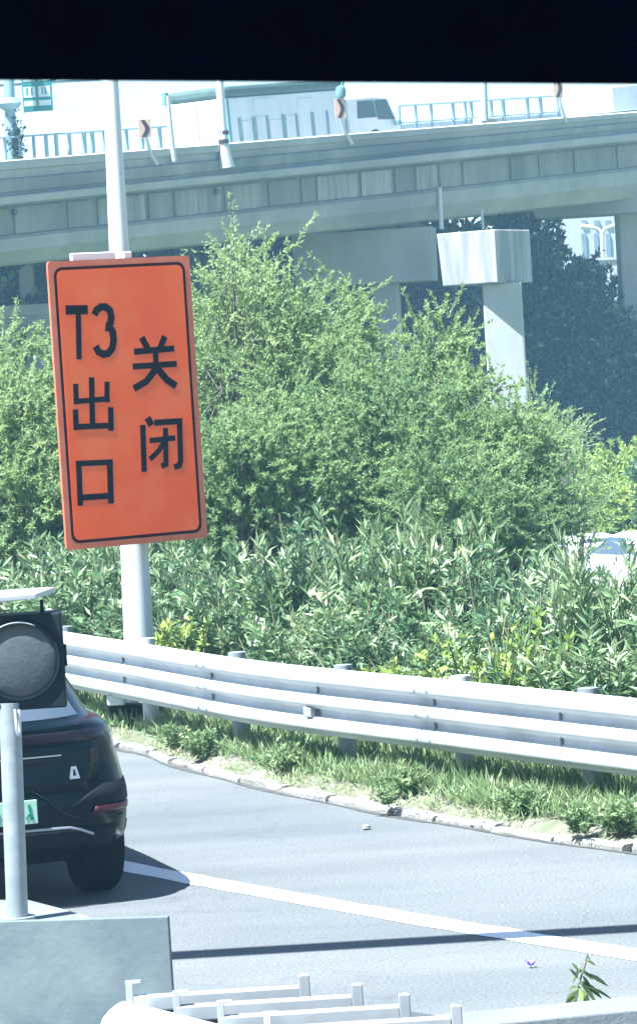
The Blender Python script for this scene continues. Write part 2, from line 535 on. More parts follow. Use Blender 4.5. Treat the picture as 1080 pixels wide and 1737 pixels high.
rl = MB()
left = [p + Vector((0, 0, 0.0)) for p in kerb_path.p]
rows = []
for p in left:
    rows.append([Vector((p.x - w, p.y - w * 0.25, 0.0)) for w in (0.0, 1.0, 2.2, 4.0, 7.0, 14.0)])
rows.append([Vector((left[-1].x - w + 2, left[-1].y - w * 0.25 - 30, 0.0)) for w in (0.0, 1.0, 2.2, 4.0, 7.0, 24.0)])
rl.grid(rows)
rl.build('road', M_ASPHALT, kind='structure')

# edge line
LINE_PX = [(205, 1468), (480, 1519), (780, 1571), (1080, 1620)]
lp = [at_z(x, y, 0.004) for x, y in LINE_PX]
lp = [lp[0] + (lp[0] - lp[1]).normalized() * 9 + Vector((-0.8, 0, 0)), lp[0] + (lp[0] - lp[1]).normalized() * 4] + lp + [lp[-1] + (lp[-1] - lp[-2]).normalized() * 6]
lpath = Path(qspline(lp, 10))
rows = []
for i in range(90):
    q, t = lpath.at(lpath.l[-1] * i / 89)
    s = side_of(t)
    j = 0.006 * rng.normal()
    rows.append([q - s * (0.112 + j), q, q + s * (0.112 + 0.006 * rng.normal())])
MB().grid(rows).build('road_marking', M_PAINT, kind='structure')

# verge: soil bank from kerb to beyond the hedge
rows = []
for i in range(120):
    q, t = kerb_path.at(kerb_path.l[-1] * i / 119)
    s = side_of(t)
    rr = []
    for j, (w, z) in enumerate(((0.05, -0.05), (0.075, 0.038), (0.15, 0.052), (0.30, 0.075), (0.8, 0.10), (1.6, 0.10), (3.2, 0.06), (6, 0.02), (9, -0.05))):
        rr.append(q + s * (w + 0.025 * rng.normal() * (j > 1)) + Vector((0, 0, z + 0.012 * rng.normal() * (j > 0))))
    rows.append(rr)
MB().grid(rows).build('verge', M_EARTH, smooth=True, kind='structure')

# kerb: low stones, chipped and half buried
kerb = bpy.data.objects.new('kerb', None)
COL.objects.link(kerb)
kerb['kind'] = 'structure'
d = 6.0
while d < kerb_path.l[-1] - 4:
    ln = 0.72 + 0.22 * rng.random()
    q0, t = kerb_path.at(d)
    q1, _ = kerb_path.at(d + ln - 0.018)
    s = side_of((q1 - q0).normalized())
    h0, h1 = 0.034 + 0.018 * rng.random(), 0.034 + 0.018 * rng.random()
    sh = 0.014 * rng.normal()
    b = MB()
    secs = []
    for k in range(5):
        q = q0.lerp(q1, k / 4) + s * (sh + 0.006 * rng.normal())
        h = h0 + (h1 - h0) * k / 4 + 0.005 * rng.normal()
        c = 0.012 + 0.010 * rng.random()
        secs.append([q + s * 0.0 + Vector((0, 0, -0.05)), q + s * 0.004 + Vector((0, 0, h - c)), q + s * (0.010 + c) + Vector((0, 0, h)), q + s * 0.09 + Vector((0, 0, h + 0.002)), q + s * 0.10 + Vector((0, 0, -0.05))])
    n = 5
    vs = [p for r in secs for p in r]
    fs = [(i * n + k, i * n + (k + 1) % n, (i + 1) * n + (k + 1) % n, (i + 1) * n + k) for i in range(4) for k in range(n)] + [tuple(range(n))[::-1], tuple(range(4 * n, 5 * n))]
    b.add(vs, fs).build('kerb_stone', M_KERB, kerb)
    d += ln

# silt and dark dirt lying in the gutter along the foot of the kerb
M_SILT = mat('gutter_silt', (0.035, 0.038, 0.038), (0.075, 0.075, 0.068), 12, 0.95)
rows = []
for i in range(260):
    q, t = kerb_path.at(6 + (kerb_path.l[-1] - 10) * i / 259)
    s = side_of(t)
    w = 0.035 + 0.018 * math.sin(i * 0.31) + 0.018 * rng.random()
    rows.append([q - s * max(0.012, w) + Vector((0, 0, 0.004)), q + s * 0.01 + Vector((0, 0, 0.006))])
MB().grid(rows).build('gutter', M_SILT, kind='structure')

# ------------------------------------------------------------------ viaduct
BL = at_y(0, 347, 100.0)
BR = at_y(1080, 237, 125.0)
BT = (BR - BL)
BTH = Vector((BT.x, BT.y, 0)).normalized()
BN = Vector((BTH.y, -BTH.x, 0))             # outwards, towards the camera
SL, SRR = 60.0, 48.0                        # photograph pixels per metre at the two ends

def bridge_pt(t, o, pl, pr):
    """t along the bridge (0 left edge of view, 1 right edge), o metres outwards, pl / pr photograph pixels above the slab edge at either end."""
    h = (pl / SL) * (1 - t) + (pr / SRR) * t
    return BL + BT * t + BN * o + Vector((0, 0, h))

T0, T1 = -0.9, 1.9
def sweep(prof, t0=T0, t1=T1, n=40):
    rows = [[bridge_pt(t0 + (t1 - t0) * i / n, *p) for p in prof] for i in range(n + 1)]
    m = len(prof)
    b = MB()
    vs = [p for r in rows for p in r]
    fs = [(i * m + k, i * m + (k + 1) % m, (i + 1) * m + (k + 1) % m, (i + 1) * m + k) for i in range(n) for k in range(m)]
    fs += [tuple(range(m))[::-1], tuple(range(n * m, (n + 1) * m))]
    return b.add(vs, fs)

viaduct = thing('viaduct', 'long pale concrete viaduct ramp crossing behind the trees', 'viaduct', tuple(bridge_pt(0.5, -5, -110, -106)))
# deck with its white edge beam, then parapet with ledges
sweep([(0, 0, 0), (0.04, 11, 11), (-0.10, 13, 12.5), (-9.6, 16, 15), (-9.6, 0, 0), (-1.0, -3, -3), (-0.12, -1.5, -1.5)]).build('deck_slab', M_CONC_LIGHT, viaduct)
sweep([(-0.16, 10, 10), (-0.13, 18, 19), (-0.06, 20, 21), (-0.02, 40, 29), (-0.13, 43, 31), (-0.36, 43, 31), (-0.42, 10, 10)]).build('parapet', M_CONC, viaduct)
sweep([(-0.15, 43, 31.2), (-0.12, 56, 38), (0.0, 58, 39), (0.02, 72, 46), (-0.08, 74, 48), (-0.36, 74, 48), (-0.36, 43, 31.2)]).build('parapet_coping', M_CONC_LIGHT, viaduct)
sweep([(-9.2, 14, 13), (-9.2, 60, 44), (-9.5, 60, 44), (-9.5, 14, 13)]).build('far_parapet', M_CONC_LIGHT, viaduct)
# recessed upper web, bottom girder
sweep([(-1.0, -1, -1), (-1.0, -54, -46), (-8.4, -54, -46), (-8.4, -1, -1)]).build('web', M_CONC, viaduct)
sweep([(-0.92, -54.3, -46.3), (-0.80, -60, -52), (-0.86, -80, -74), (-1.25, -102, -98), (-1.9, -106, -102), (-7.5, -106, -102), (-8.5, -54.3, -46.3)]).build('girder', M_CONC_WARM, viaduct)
# separate web panels stand proud between the dark joints
edges = [-0.17, -0.06, 0.045, 0.115, 0.155, 0.225, 0.262, 0.335, 0.40, 0.45, 0.475, 0.545, 0.60, 0.635, 0.675, 0.715, 0.80, 0.852, 0.917, 1.0, 1.08]
for a, b_ in zip(edges, edges[1:]):
    a2, b2 = a + 0.0032, b_ - 0.0032
    o = -0.95 + 0.03 * rng.random()
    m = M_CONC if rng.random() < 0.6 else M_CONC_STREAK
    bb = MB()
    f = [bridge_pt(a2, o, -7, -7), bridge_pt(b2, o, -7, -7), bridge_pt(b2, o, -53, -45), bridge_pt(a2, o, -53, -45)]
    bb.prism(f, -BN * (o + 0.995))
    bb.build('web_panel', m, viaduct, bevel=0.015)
for x, y0, y1 in ((745, 318, 389), (816, 355, 389)):
    p = at_plane(x, y0, BL - BN * 0.75, BN)
    q = at_plane(x + 3, y1, BL - BN * 0.75, BN)
    MB().tube([p, p.lerp(q, 0.5), q], [0.07, 0.075, 0.08] if x < 800 else 0.045, 10).build('drain_pipe', M_POLE, viaduct, smooth=True)
for x, y in ((24, 360), (366, 325)):
    p = at_plane(x, y, BL - BN * 0.9, BN)
    MB().tube([p, p + BN * 0.09], 0.09, 10).build('drain_outlet', M_BOLT, viaduct)

# pier heads and columns
def px_block(pts_top, pts_bot):
    b = MB()
    n = len(pts_top)
    b.add(list(pts_top) + list(pts_bot), [tuple(range(n)), tuple(range(n, 2 * n))[::-1]] + [(i, (i + 1) % n, n + (i + 1) % n, n + i) for i in range(n)])
    return b

pier = thing('bridge_pier', 'sunlit concrete pier with streaked block head on a slim column right of centre', 'pier', tuple(at_y(850, 900, 112.0)))
YB = 112.0
c0 = at_y(838, 389, YB)
zt, zb = c0.z, at_y(838, 480, YB).z
ea = Vector((-0.88, 0.47, 0))
eb = Vector((0.47, 0.88, 0))
tl = [c0, c0 + ea * 2.05, c0 + ea * 2.05 + eb * 2.7, c0 + eb * 2.7]
bl = [p.copy() for p in tl]
for p in bl:
    p.z = zb
bl[1] = bl[1] - ea * 0.12
bl[2] = bl[2] - ea * 0.12
px_block(tl, bl).build('pier_head', M_CONC_STREAK, pier, bevel=0.04)
cc = c0 + ea * 0.55 + eb * 1.2
ca = MB()
base_z = terrain_z(0, 100) - 0.3
cl = at_y(816, 484, YB + 1.1)
crr = at_y(885, 484, YB + 1.1)
cm = (cl + crr) / 2
wid = (crr - cl).length * 0.96
def rect(cx, cy, z, a, b, ang):
    m = Matrix.Rotation(ang, 3, 'Z')
    return [Vector((cx, cy, z)) + m @ Vector((sx * a / 2, sy * b / 2, 0)) for sx, sy in ((-1, -1), (1, -1), (1, 1), (-1, 1))]
px_block(rect(cm.x, cm.y, zb + 0.002, wid, 1.1, -0.06), rect(cm.x, cm.y, base_z, wid, 1.1, -0.06)).build('column', M_CONC_LIGHT, pier, bevel=0.06)

def y_fit_pier(label, x0, x1, ytop, ybot, Y, depth, ang, m, colx, colY, pedestal=None):
    o = thing('bridge_pier', label, 'pier', tuple(at_y((colx[0] + colx[1]) / 2, 900, colY)))
    a, b_ = at_y(x0, ytop, Y), at_y(x1, ytop, Y)
    zt2, zb2 = at_y((x0 + x1) / 2, ytop, Y).z, at_y((x0 + x1) / 2, ybot, Y).z
    w = (b_ - a).length
    c = (a + b_) / 2
    px_block(rect(c.x, c.y + depth / 2, zt2, w, depth, ang), rect(c.x, c.y + depth / 2, zb2, w * 0.98, depth, ang)).build('pier_head', m, o, bevel=0.015)
    a, b_ = at_y(colx[0], ybot + 6, colY), at_y(colx[1], ybot + 6, colY)
    c = (a + b_) / 2
    px_block(rect(c.x, c.y, zb2 + 0.003, (b_ - a).length, 1.2, ang), rect(c.x, c.y, base_z, (b_ - a).length, 1.2, ang)).build('column', M_CONC_LIGHT, o, bevel=0.05)
    if pedestal:
        for px0, px1, py in pedestal:
            a, b_ = at_y(px0, py, Y), at_y(px1, py, Y)
            c = (a + b_) / 2
            px_block(rect(c.x, c.y + 0.7, a.z, (b_ - a).length, 0.9, ang), rect(c.x, c.y + 0.7, zt2 + 0.003, (b_ - a).length, 0.9, ang)).build('bearing_block', M_CONC, o, bevel=0.02)
    return o
y_fit_pier('wide shaded pier head under the viaduct behind the tall tree', 498, 738, 391, 482, 117.4, 2.2, -0.10, M_CONC_LIGHT, (632, 676), 118.6, [(640, 676, 372), (678, 713, 371)])

# the thick pier at the right edge, carrying a deep cross beam
pr = thing('bridge_pier', 'thick shaded pier at the right edge below a deep cross beam', 'pier', tuple(at_y(1100, 700, 121)))
a, b_ = at_y(1044, 372, 129), at_y(1180, 372, 129)
c = (a + b_) / 2
px_block(rect(c.x, c.y, at_y(1044, 352, 129).z, (b_ - a).length, 1.6, 0), rect(c.x, c.y, base_z, (b_ - a).length, 1.6, 0)).build('column', M_CONC_LIGHT, pr, bevel=0.08)
a = at_y(880, 346, 127.5)
b_ = at_y(1250, 322, 127.5)
c = (a + b_) / 2
zc = at_y(1000, 366, 127.5).z
px_block(rect(c.x, c.y + 0.6, zc + 1.1, (b_ - a).length, 2.6, 0), rect(c.x + 0.12, c.y + 0.6, zc, (b_ - a).length - 0.8, 2.4, 0)).build('cross_beam', M_CONC_LIGHT, pr, bevel=0.05)

# lower ramp wall seen in the dark gap to the left
lw = thing('ramp_wall', 'pale low ramp wall in the dark gap under the viaduct behind the sign', 'wall', tuple(at_y(40, 560, 118)))
a, b_ = at_y(-160, 517, 106), at_y(330, 517, 106)
zz = at_y(40, 517, 106).z
MB().box(((a.x + b_.x) / 2, 106.2, zz - 0.16), ((b_ - a).length, 0.5, 0.32)).build('coping', M_CONC_LIGHT, lw, bevel=0.03)
MB().box(((a.x + b_.x) / 2, 106.2, (zz - 0.322 + base_z) / 2), ((b_ - a).length, 0.4, zz - 0.322 - base_z)).build('wall_face', M_CONC, lw)
o = thing('bridge_pier', 'small pale pier standing in the dark gap left of the orange sign', 'pier', tuple(at_y(46, 516, 117.0)))
a, b_ = at_y(33, 463, 107.5), at_y(57, 463, 107.5)
c = (a + b_) / 2
MB().box((c.x, 107.5, (a.z + zz) / 2), ((b_ - a).length, 0.6, a.z - zz + 0.6)).build('column', M_CONC_LIGHT, o, bevel=0.03)
MB().box((c.x, 107.5, a.z + 0.9), ((b_ - a).length * 0.7, 0.5, 1.8)).build('column_neck', M_CONC, o)

# ------------------------------------------------------------------ on the viaduct
def deck(x, y, inset):
    """Point on the vertical plane `inset` metres inside the slab edge that shows at photograph pixel x, y."""
    return at_plane(x, y, BL - BN * inset, BN)
def t_of(p):
    return (p - BL).dot(BTH) / Vector((BT.x, BT.y, 0)).length
def deck_z(p):
    return bridge_pt(t_of(p), 0, 15, 14).z
YAW_B = math.atan2(BTH.y, BTH.x)
RB = Matrix.Rotation(YAW_B, 3, 'Z')

def fence(xs_, ytop, inset, label, mid=False, panels=False):
    p0 = deck(xs_[0], ytop(xs_[0]), inset)
    o = thing('bridge_fence', label, 'fence', (p0.x, p0.y, deck_z(p0)), 0, None)
    tops = []
    for x in xs_:
        p = deck(x, ytop(x), inset)
        tops.append(p)
        w = 0.07 + 0.05 * rng.random()
        base = deck_z(p) + 0.72
        MB().box((p.x, p.y, (p.z + base) / 2), (w, w, p.z - base), RB).build('fence_post', M_TEALFENCE, o)
    for a, b_ in ((tops[0], tops[-1]),):
        n = 10
        MB().tube([a.lerp(b_, i / n) for i in range(n + 1)], 0.035, 6).build('top_rail', M_TEALFENCE, o)
        if mid:
            dz = Vector((0, 0, -0.62))
            MB().tube([a.lerp(b_, i / n) + dz for i in range(n + 1)], 0.03, 6).build('middle_rail', M_TEALFENCE, o)
    if panels:
        for a, b_ in zip(tops, tops[1:]):
            q = [a.lerp(b_, 0.1), a.lerp(b_, 0.9), b_.lerp(a, 0.1), a.lerp(b_, 0.1)]
            za, zb_ = a.z - 0.66, b_.z - 0.66
            A, B = a.lerp(b_, 0.08), a.lerp(b_, 0.92)
            MB().prism([(A.x, A.y, A.z - 0.68), (B.x, B.y, B.z - 0.68), (B.x, B.y, B.z - 1.25), (A.x, A.y, A.z - 1.25)], BN * -0.02).build('fence_panel', M_FENCEPANEL, o)
    return o
lin = lambda x0, y0, x1, y1: (lambda x: y0 + (y1 - y0) * (x - x0) / (x1 - x0))
fence([-60, -36, -14, 8, 32, 57, 78, 95, 117, 142, 156, 176, 214, 240, 270, 296], lin(0, 234, 175, 222), 9.0, 'pale teal bridge railing under the green sign at the left')
fence([676, 704, 730, 767, 788, 798, 832, 852, 893, 915, 945, 976, 1006, 1040, 1072, 1104], lin(705, 178, 1000, 159), 9.0, 'pale teal bridge railing with glazed lower bays to the right of the truck', True, True)

# truck
TI = 3.4
pa, pb, pc = deck(388, 166, TI), deck(586, 160, TI), deck(672, 168, TI)
dz0 = deck_z(pa)
slope = Vector((BT.x, BT.y, BT.z)).normalized()
def truck_frame(p0):
    up = Vector((0, 0, 1))
    x = slope
    y = Vector((-BTH.y, BTH.x, 0))
    z = x.cross(y).normalized()
    return Matrix((x, y, z)).transposed(), p0
RT, _ = truck_frame(pa)
truck = thing('box_truck', 'pale box truck with green topped cargo body driving over the viaduct', 'truck', (pa.x, pa.y, dz0))
LEN = (Vector((pb.x, pb.y, 0)) - Vector((pa.x, pa.y, 0))).length
LEN2 = (Vector((pc.x, pc.y, 0)) - Vector((pb.x, pb.y, 0))).length
O = Vector((pa.x, pa.y, dz0))
def TP(x, y, z):
    return O + RT @ Vector((x, y, z))
HT = deck(430, 163, TI).z - deck_z(deck(430, 163, TI))
def tbox(x0, x1, y0, y1, z0, z1):
    return MB().box(TP((x0 + x1) / 2, (y0 + y1) / 2, (z0 + z1) / 2), (x1 - x0, y1 - y0, z1 - z0), RT)
tbox(0, LEN, 0, 2.4, 0.9, HT).build('cargo_body', M_TRUCK, truck, bevel=0.04)
tbox(-0.03, LEN + 0.03, -0.03, 2.43, HT + 0.003, HT + 0.38).build('roof_cover', M_TRUCKTOP, truck, bevel=0.12)
tbox(-0.06, 0.06, -0.06, 0.05, 0.9, HT).build('corner_post', M_TEALDARK, truck)
for x0, x1 in ((0.5, 0.62), (1.2, 1.35), (1.9, 2.0), (2.7, 2.85), (3.4, 3.5), (4.2, 4.35), (5.0, 5.1)):
    if x1 < LEN:
        tbox(x0, x1, -0.03, -0.004, 0.95, HT * 0.72).build('side_rib', M_TEALFENCE, truck)
for x0, x1, z0, z1 in ((0.68, 1.15, 0.95, HT * 0.68), (1.4, 1.85, 0.95, HT * 0.72), (2.05, 2.65, 0.95, HT * 0.66), (2.9, 3.35, 0.95, HT * 0.7), (1.35, 2.35, HT * 0.76, HT * 0.96), (3.6, 4.4, HT * 0.76, HT * 0.92)):
    if x1 < LEN:
        tbox(x0, x1, -0.018, -0.003, z0, z1).build('side_panel', M_TRUCK, truck, bevel=0.008)
for y0, y1 in ((0.12, 1.17), (1.23, 2.28)):
    tbox(-0.05, -0.004, y0, y1, 1.0, HT - 0.12).build('rear_door', M_TRUCK, truck, bevel=0.015)
for y0 in (0.35, 1.9):
    tbox(-0.03, -0.004, y0 - 0.12, y0 + 0.12, 0.74, 0.88).build('tail_lamp', M_REDLENS, truck)
# cab: profile in side view
x0 = LEN + 0.25
ch = deck(610, 164, TI).z - deck_z(deck(610, 164, TI))
prof = [(0, 0.7), (0, ch), (LEN2 * 0.55, ch + 0.02), (LEN2 * 0.80, ch - 0.08), (LEN2 * 0.96, ch * 0.62), (LEN2, ch * 0.5), (LEN2, 0.6)]
MB().prism([TP(x0 + x, 0.05, z) for x, z in prof], RT @ Vector((0, 2.25, 0))).build('cab', M_CAB, truck, bevel=0.07)
sw = [(LEN2 * 0.18, ch * 0.66), (LEN2 * 0.20, ch * 0.93), (LEN2 * 0.50, ch * 0.93), (LEN2 * 0.55, ch * 0.66)]
MB().prism([TP(x0 + x, 0.02, z) for x, z in sw], RT @ Vector((0, 0.02, 0))).build('window', M_CABGLASS, truck)
sw = [(LEN2 * 0.58, ch * 0.62), (LEN2 * 0.53, ch * 0.93), (LEN2 * 0.77, ch * 0.93), (LEN2 * 0.90, ch * 0.60)]
MB().prism([TP(x0 + x, 0.02, z) for x, z in sw], RT @ Vector((0, 0.02, 0))).build('window', M_CABGLASS, truck)
ws = [TP(x0 + LEN2 * 0.81 + 0.03, 0.2, ch - 0.12), TP(x0 + LEN2 * 0.81 + 0.03, 2.1, ch - 0.12), TP(x0 + LEN2 * 0.96 + 0.03, 2.15, ch * 0.63), TP(x0 + LEN2 * 0.96 + 0.03, 0.15, ch * 0.63)]
MB().prism(ws, RT @ Vector((0.02, 0, 0.01))).build('windscreen', M_CABGLASS, truck)
tbox(x0 + LEN2 * 0.86, x0 + LEN2 * 0.93, -0.2, -0.02, ch * 0.50, ch * 0.58).build('mirror', M_TEALDARK, truck, bevel=0.02)
for wx in (1.0, x0 + LEN2 * 0.5):
    for wy in (0.05, 2.1):
        w = MB().lathe([(0.2, -0.14), (0.48, -0.14), (0.5, -0.1), (0.5, 0.1), (0.48, 0.14), (0.2, 0.14)], (0, 0, 0), 20, 'Y')
        w.v = [tuple(TP(wx, wy + 0.14, 0.5) + RT @ Vector(p)) for p in w.v]
        w.build('wheel', M_RUBBER, truck)
tbox(0.1, x0 + LEN2 * 0.9, 0.5, 1.8, 0.55, 0.88).build('chassis', M_PLASTIC, truck)

# second vehicle, only its tail end in view
vi = 3.2
va = deck(1040, 158, vi)
van = thing('box_truck', 'pale grey truck tail cut off by the right edge of the view', 'truck', (va.x, va.y, deck_z(va)))
O = Vector((va.x, va.y, deck_z(va)))
hv = va.z - deck_z(va) + 0.25
tbox(0, 2.3, 0, 2.2, 0.8, hv).build('cargo_body', M_TRUCK, van, bevel=0.05)
tbox(2.9, 8.0, 0, 2.2, 0.6, hv - 0.12).build('cargo_body', M_CONC_LIGHT, van, bevel=0.05)
tbox(2.31, 2.89, 0.2, 2.0, 0.6, hv - 0.5).build('cab_gap', M_CABGLASS, van)
tbox(-0.1, 8.0, 0.4, 1.8, 0.45, 0.597).build('chassis', M_PLASTIC, van)
for wx in (1.2, 4.0, 6.5):
    w = MB().lathe([(0.2, -0.14), (0.45, -0.14), (0.45, 0.14), (0.2, 0.14)], (0, 0, 0), 18, 'Y')
    w.v = [tuple(TP(wx, 0.2, 0.45) + RT @ Vector(p)) for p in w.v]
    w.build('wheel', M_RUBBER, van)

# chevron boards on bent brackets
def chevron(cx, cy, w, h, foot, label, lamp=False, foot2=None):
    c = deck(cx, cy, -0.05)
    sc_ = c.y / F_PX
    W, H = w * sc_, h * sc_
    o = thing('chevron_sign', label, 'chevron sign', (c.x, c.y, c.z - H / 2 - 0.5), 0, 'chevron signs along the viaduct parapet')
    ang = R(18)
    rm = Matrix.Rotation(ang, 3, 'Z')
    def lp(a, z, dy=0.0):
        return c + rm @ Vector((a * W, dy, 0)) + Vector((0, 0, z * H))
    pts = []
    r = 0.08
    for sx, sz, a0 in ((1, 1, 0), (-1, 1, 90), (-1, -1, 180), (1, -1, 270)):
        for k in range(4):
            an = R(a0 + k * 30)
            pts.append(lp(sx * (0.5 - r) + r * math.cos(an), sz * (0.5 - r) + r * math.sin(an)))
    MB().prism(pts, rm @ Vector((0, 0.025, 0))).build('board', M_CHEV, o)
    arrow = [(-0.30, 0.46), (0.02, 0.46), (0.36, 0.08), (0.36, -0.10), (0.06, -0.46), (-0.30, -0.46), (0.0, -0.10), (0.0, 0.08)]
    MB().prism([lp(a, z, -0.004) for a, z in arrow], rm @ Vector((0, -0.004, 0))).build('chevron', M_CHEVINK, o)
    f0 = deck(foot[0], foot[1], -0.03)
    f1 = deck(foot[2], foot[3], -0.06)
    MB().tube([c + Vector((0, 0.05, -H * 0.45)), f0.lerp(c + Vector((0, 0.05, -H * 0.45)), 0.3), f0, f1], 0.06, 8).build('bracket', M_POLE, o, smooth=True)
    if lamp:
        q = lp(0.15, 0.82, 0.02)
        MB().lathe([(0.03, -0.2), (0.14, -0.16), (0.17, 0.0), (0.14, 0.14), (0.05, 0.2)], q, 14).build('warning_lamp', M_TEALDARK, o, smooth=True)
        MB().tube([lp(0.3, 0.5, 0.03), lp(0.42, 1.6, 0.03)], 0.05, 8).build('lamp_stem', M_TEALDARK, o)
    return o
chevron(246, 218, 22, 31, (256, 262, 267, 279), 'faded chevron sign beside the white pole at the left of the viaduct')
chevron(577, 184, 19, 34, (584, 222, 597, 245), 'chevron sign with a dark lamp above it in front of the truck cab', True)
chevron(946, 148, 17, 36, (950, 180, 960, 208), 'chevron sign cut off by the dark header at the upper right')

# poles along the parapet
def pole(pts, r, label, m, cat='pole', name='lamp_pole', cap=None, foot=None):
    P = [deck(x, y, -0.08) for x, y in pts]
    b0 = P[-1]
    o = thing(name, label, cat, tuple(b0))
    MB().tube(P, r, 10).build('shaft', m, o, smooth=True)
    if cap:
        q = P[0]
        MB().lathe([(r[0] * 0.8, -0.15), (r[0] * 1.6, -0.1), (r[0] * 1.6, 0.2), (r[0], 0.28)] if hasattr(r, '__len__') else [(r * 1.1, -0.2), (r * 1.7, -0.1), (r * 1.7, 0.3), (r, 0.4)], q, 12).build('cap', M_TEALDARK, o, smooth=True)
    if foot:
        MB().box(b0 + Vector((0, 0, 0.1)), (foot, foot, 0.55), RB).build('footing', M_CONC_LIGHT, o, bevel=0.03)
    return o
o = pole([(284, 163), (287, 200), (291, 235), (296, 274)], 0.085, 'thin white post with dark cap at the back of the truck', M_POLE)
pp = deck(281, 165, -0.05)
MB().tube([deck(280, 158, -0.02), deck(281, 178, -0.02)], 0.10, 10).build('cap', M_TEALDARK, o, smooth=True)
o = pole([(371, 60), (373, 148), (378, 220), (384, 282)], [0.12, 0.12, 0.13, 0.17], 'white pole with clamps standing on the parapet before the truck', M_POLE, foot=None)
p = deck(384, 268, -0.08)
MB().tube([deck(381, 255, -0.08), deck(385, 284, -0.08)], [0.17, 0.24], 12).build('base_sleeve', M_POLE, o, smooth=True)
for y in (225, 240):
    MB().lathe([(0.14, -0.07), (0.16, -0.05), (0.16, 0.05), (0.14, 0.07)], deck(379.5, y, -0.08), 12).build('clamp', M_CHEVINK, o)
o = pole([(819, 60), (820, 150), (822, 205)], 0.11, 'thin pale lamp pole between railing bays right of the truck', M_FENCEPANEL, foot=None)
q = deck(822, 206, 0.3)
MB().box(q + Vector((0, 0, -0.05)), (0.9, 0.4, 0.35), RB).build('footing', M_CONC, o, bevel=0.06)

# gantry column with green sign
q = deck(20, 262, 9.3)
gan = thing('gantry_column', 'grey gantry column with swollen collar and climbing plant beside the green sign', 'sign gantry', tuple(q))
MB().tube([deck(15, 40, 9.3), deck(16, 140, 9.3), deck(18, 200, 9.3), deck(22, 270, 9.3)], [0.17, 0.17, 0.17, 0.19], 12).build('shaft', M_TEALFENCE, gan, smooth=True)
cq = deck(16.5, 176, 9.3)
MB().lathe([(0.16, -0.22), (0.30, -0.14), (0.40, 0.0), (0.30, 0.13), (0.16, 0.2)], cq, 16).build('collar', M_TEALFENCE, gan, smooth=True)
q1 = deck(28, 240, 9.1)
N_ = 420
base = np.array(q1) + rng.normal(size=(N_, 3)) * np.array([0.13, 0.1, 0.42])
me = leaves_mesh('climber', base, rng.normal(size=(N_, 3)), rng.uniform(.1, .2, N_), rng.uniform(.06, .1, N_), rng.random(N_) * .6, L_DARK, full=False)
link('climber', me, gan)
for o_ in gan.children:
    if o_.name.startswith('climber'):
        o_.matrix_basis = gan.matrix_basis.inverted()
gs_a, gs_b = deck(38, 130, 9.3), deck(88, 130, 9.3)
gsb = deck(63, 190, 9.3)
cx_, cy_ = (gs_a.x + gs_b.x) / 2, (gs_a.y + gs_b.y) / 2
gw = (50.0 / F_PX) * gsb.y
sgn = thing('direction_sign', 'green direction sign with white panels, top hidden by the dark header', 'road sign', (cx_, cy_ - 0.3, gsb.z))
mpx = gsb.y / F_PX
MB().box((cx_, cy_ - 0.3, gsb.z + 45 * mpx), (gw, 0.06, 90 * mpx)).build('sign_board', M_GREENSIGN, sgn, bevel=0.02)
for (ax, ay, w_, h_) in ((-13, 33, 20, 18), (12, 33, 20, 18), (-13, 14, 20, 9), (12, 14, 20, 9), (-13, 60, 20, 18), (12, 60, 20, 18)):
    MB().box((cx_ + ax * mpx, cy_ - 0.335, gsb.z + ay * mpx), (w_ * mpx, 0.008, h_ * mpx)).build('white_panel', M_SIGNWHITE, sgn)
for ax in (-17, -9, 9, 14):
    MB().box((cx_ + ax * mpx, cy_ - 0.343, gsb.z + 34 * mpx), (2.5 * mpx, 0.006, 12 * mpx)).build('panel_stroke', M_GREENSIGN, sgn)
MB().tube([(cx_ - 2.0, cy_ - 0.15, gsb.z + 50 * mpx), (cx_ + 2.0, cy_ - 0.15, gsb.z + 50 * mpx)], 0.08, 8).build('support_beam', M_TEALFENCE, sgn)

# ------------------------------------------------------------------ distant things under the viaduct
fb = thing('office_building', 'distant pale office building with tall windows in the gap under the viaduct', 'building', tuple(at_y(1010, 470, 235)))
a, b_ = at_y(930, 470, 235), at_y(1110, 470, 235)
zb0, zt0 = -2.3, at_y(1000, 250, 235).z
MB().box(((a.x + b_.x) / 2, 239, (zb0 + zt0) / 2), ((b_ - a).length, 8, zt0 - zb0)).build('wall', M_FARWALL, fb)
for i, xx in enumerate((985, 1006, 1026, 1046)):
    for y0, y1 in ((374, 384), (396, 440)):
        p0, p1 = at_y(xx, y0, 234.9), at_y(xx + 10, y1, 234.9)
        w = MB().box(((p0.x + p1.x) / 2, 234.93, (p0.z + p1.z) / 2), (abs(p1.x - p0.x), 0.12, abs(p0.z - p1.z)))
        w.build('window', M_FARGLASS, fb)
lampd = thing('street_lamp', 'white street lamp with two curved arms before the distant building', 'street lamp', tuple(at_y(1024, 442, 175)))
MB().tube([at_y(1026, 520, 175), at_y(1022, 440, 175), at_y(1020, 394, 175)], 0.11, 8).build('pole', M_POLE, lampd, smooth=True)
MB().tube([at_y(1020, 396, 175), at_y(1014, 389, 175), at_y(1004, 386, 175), at_y(984, 384, 175)], [.09, .09, .1, .14], 8).build('arm', M_POLE, lampd, smooth=True)
MB().tube([at_y(1020, 396, 175), at_y(1026, 388, 175), at_y(1036, 384, 175), at_y(1056, 380, 175)], [.09, .09, .1, .14], 8).build('arm', M_POLE, lampd, smooth=True)
wl = thing('boundary_wall', 'small white wall in the gap beside the thick right pier', 'wall', tuple(at_y(1022, 480, 165)))
a, b_ = at_y(1000, 443, 165), at_y(1090, 443, 165)
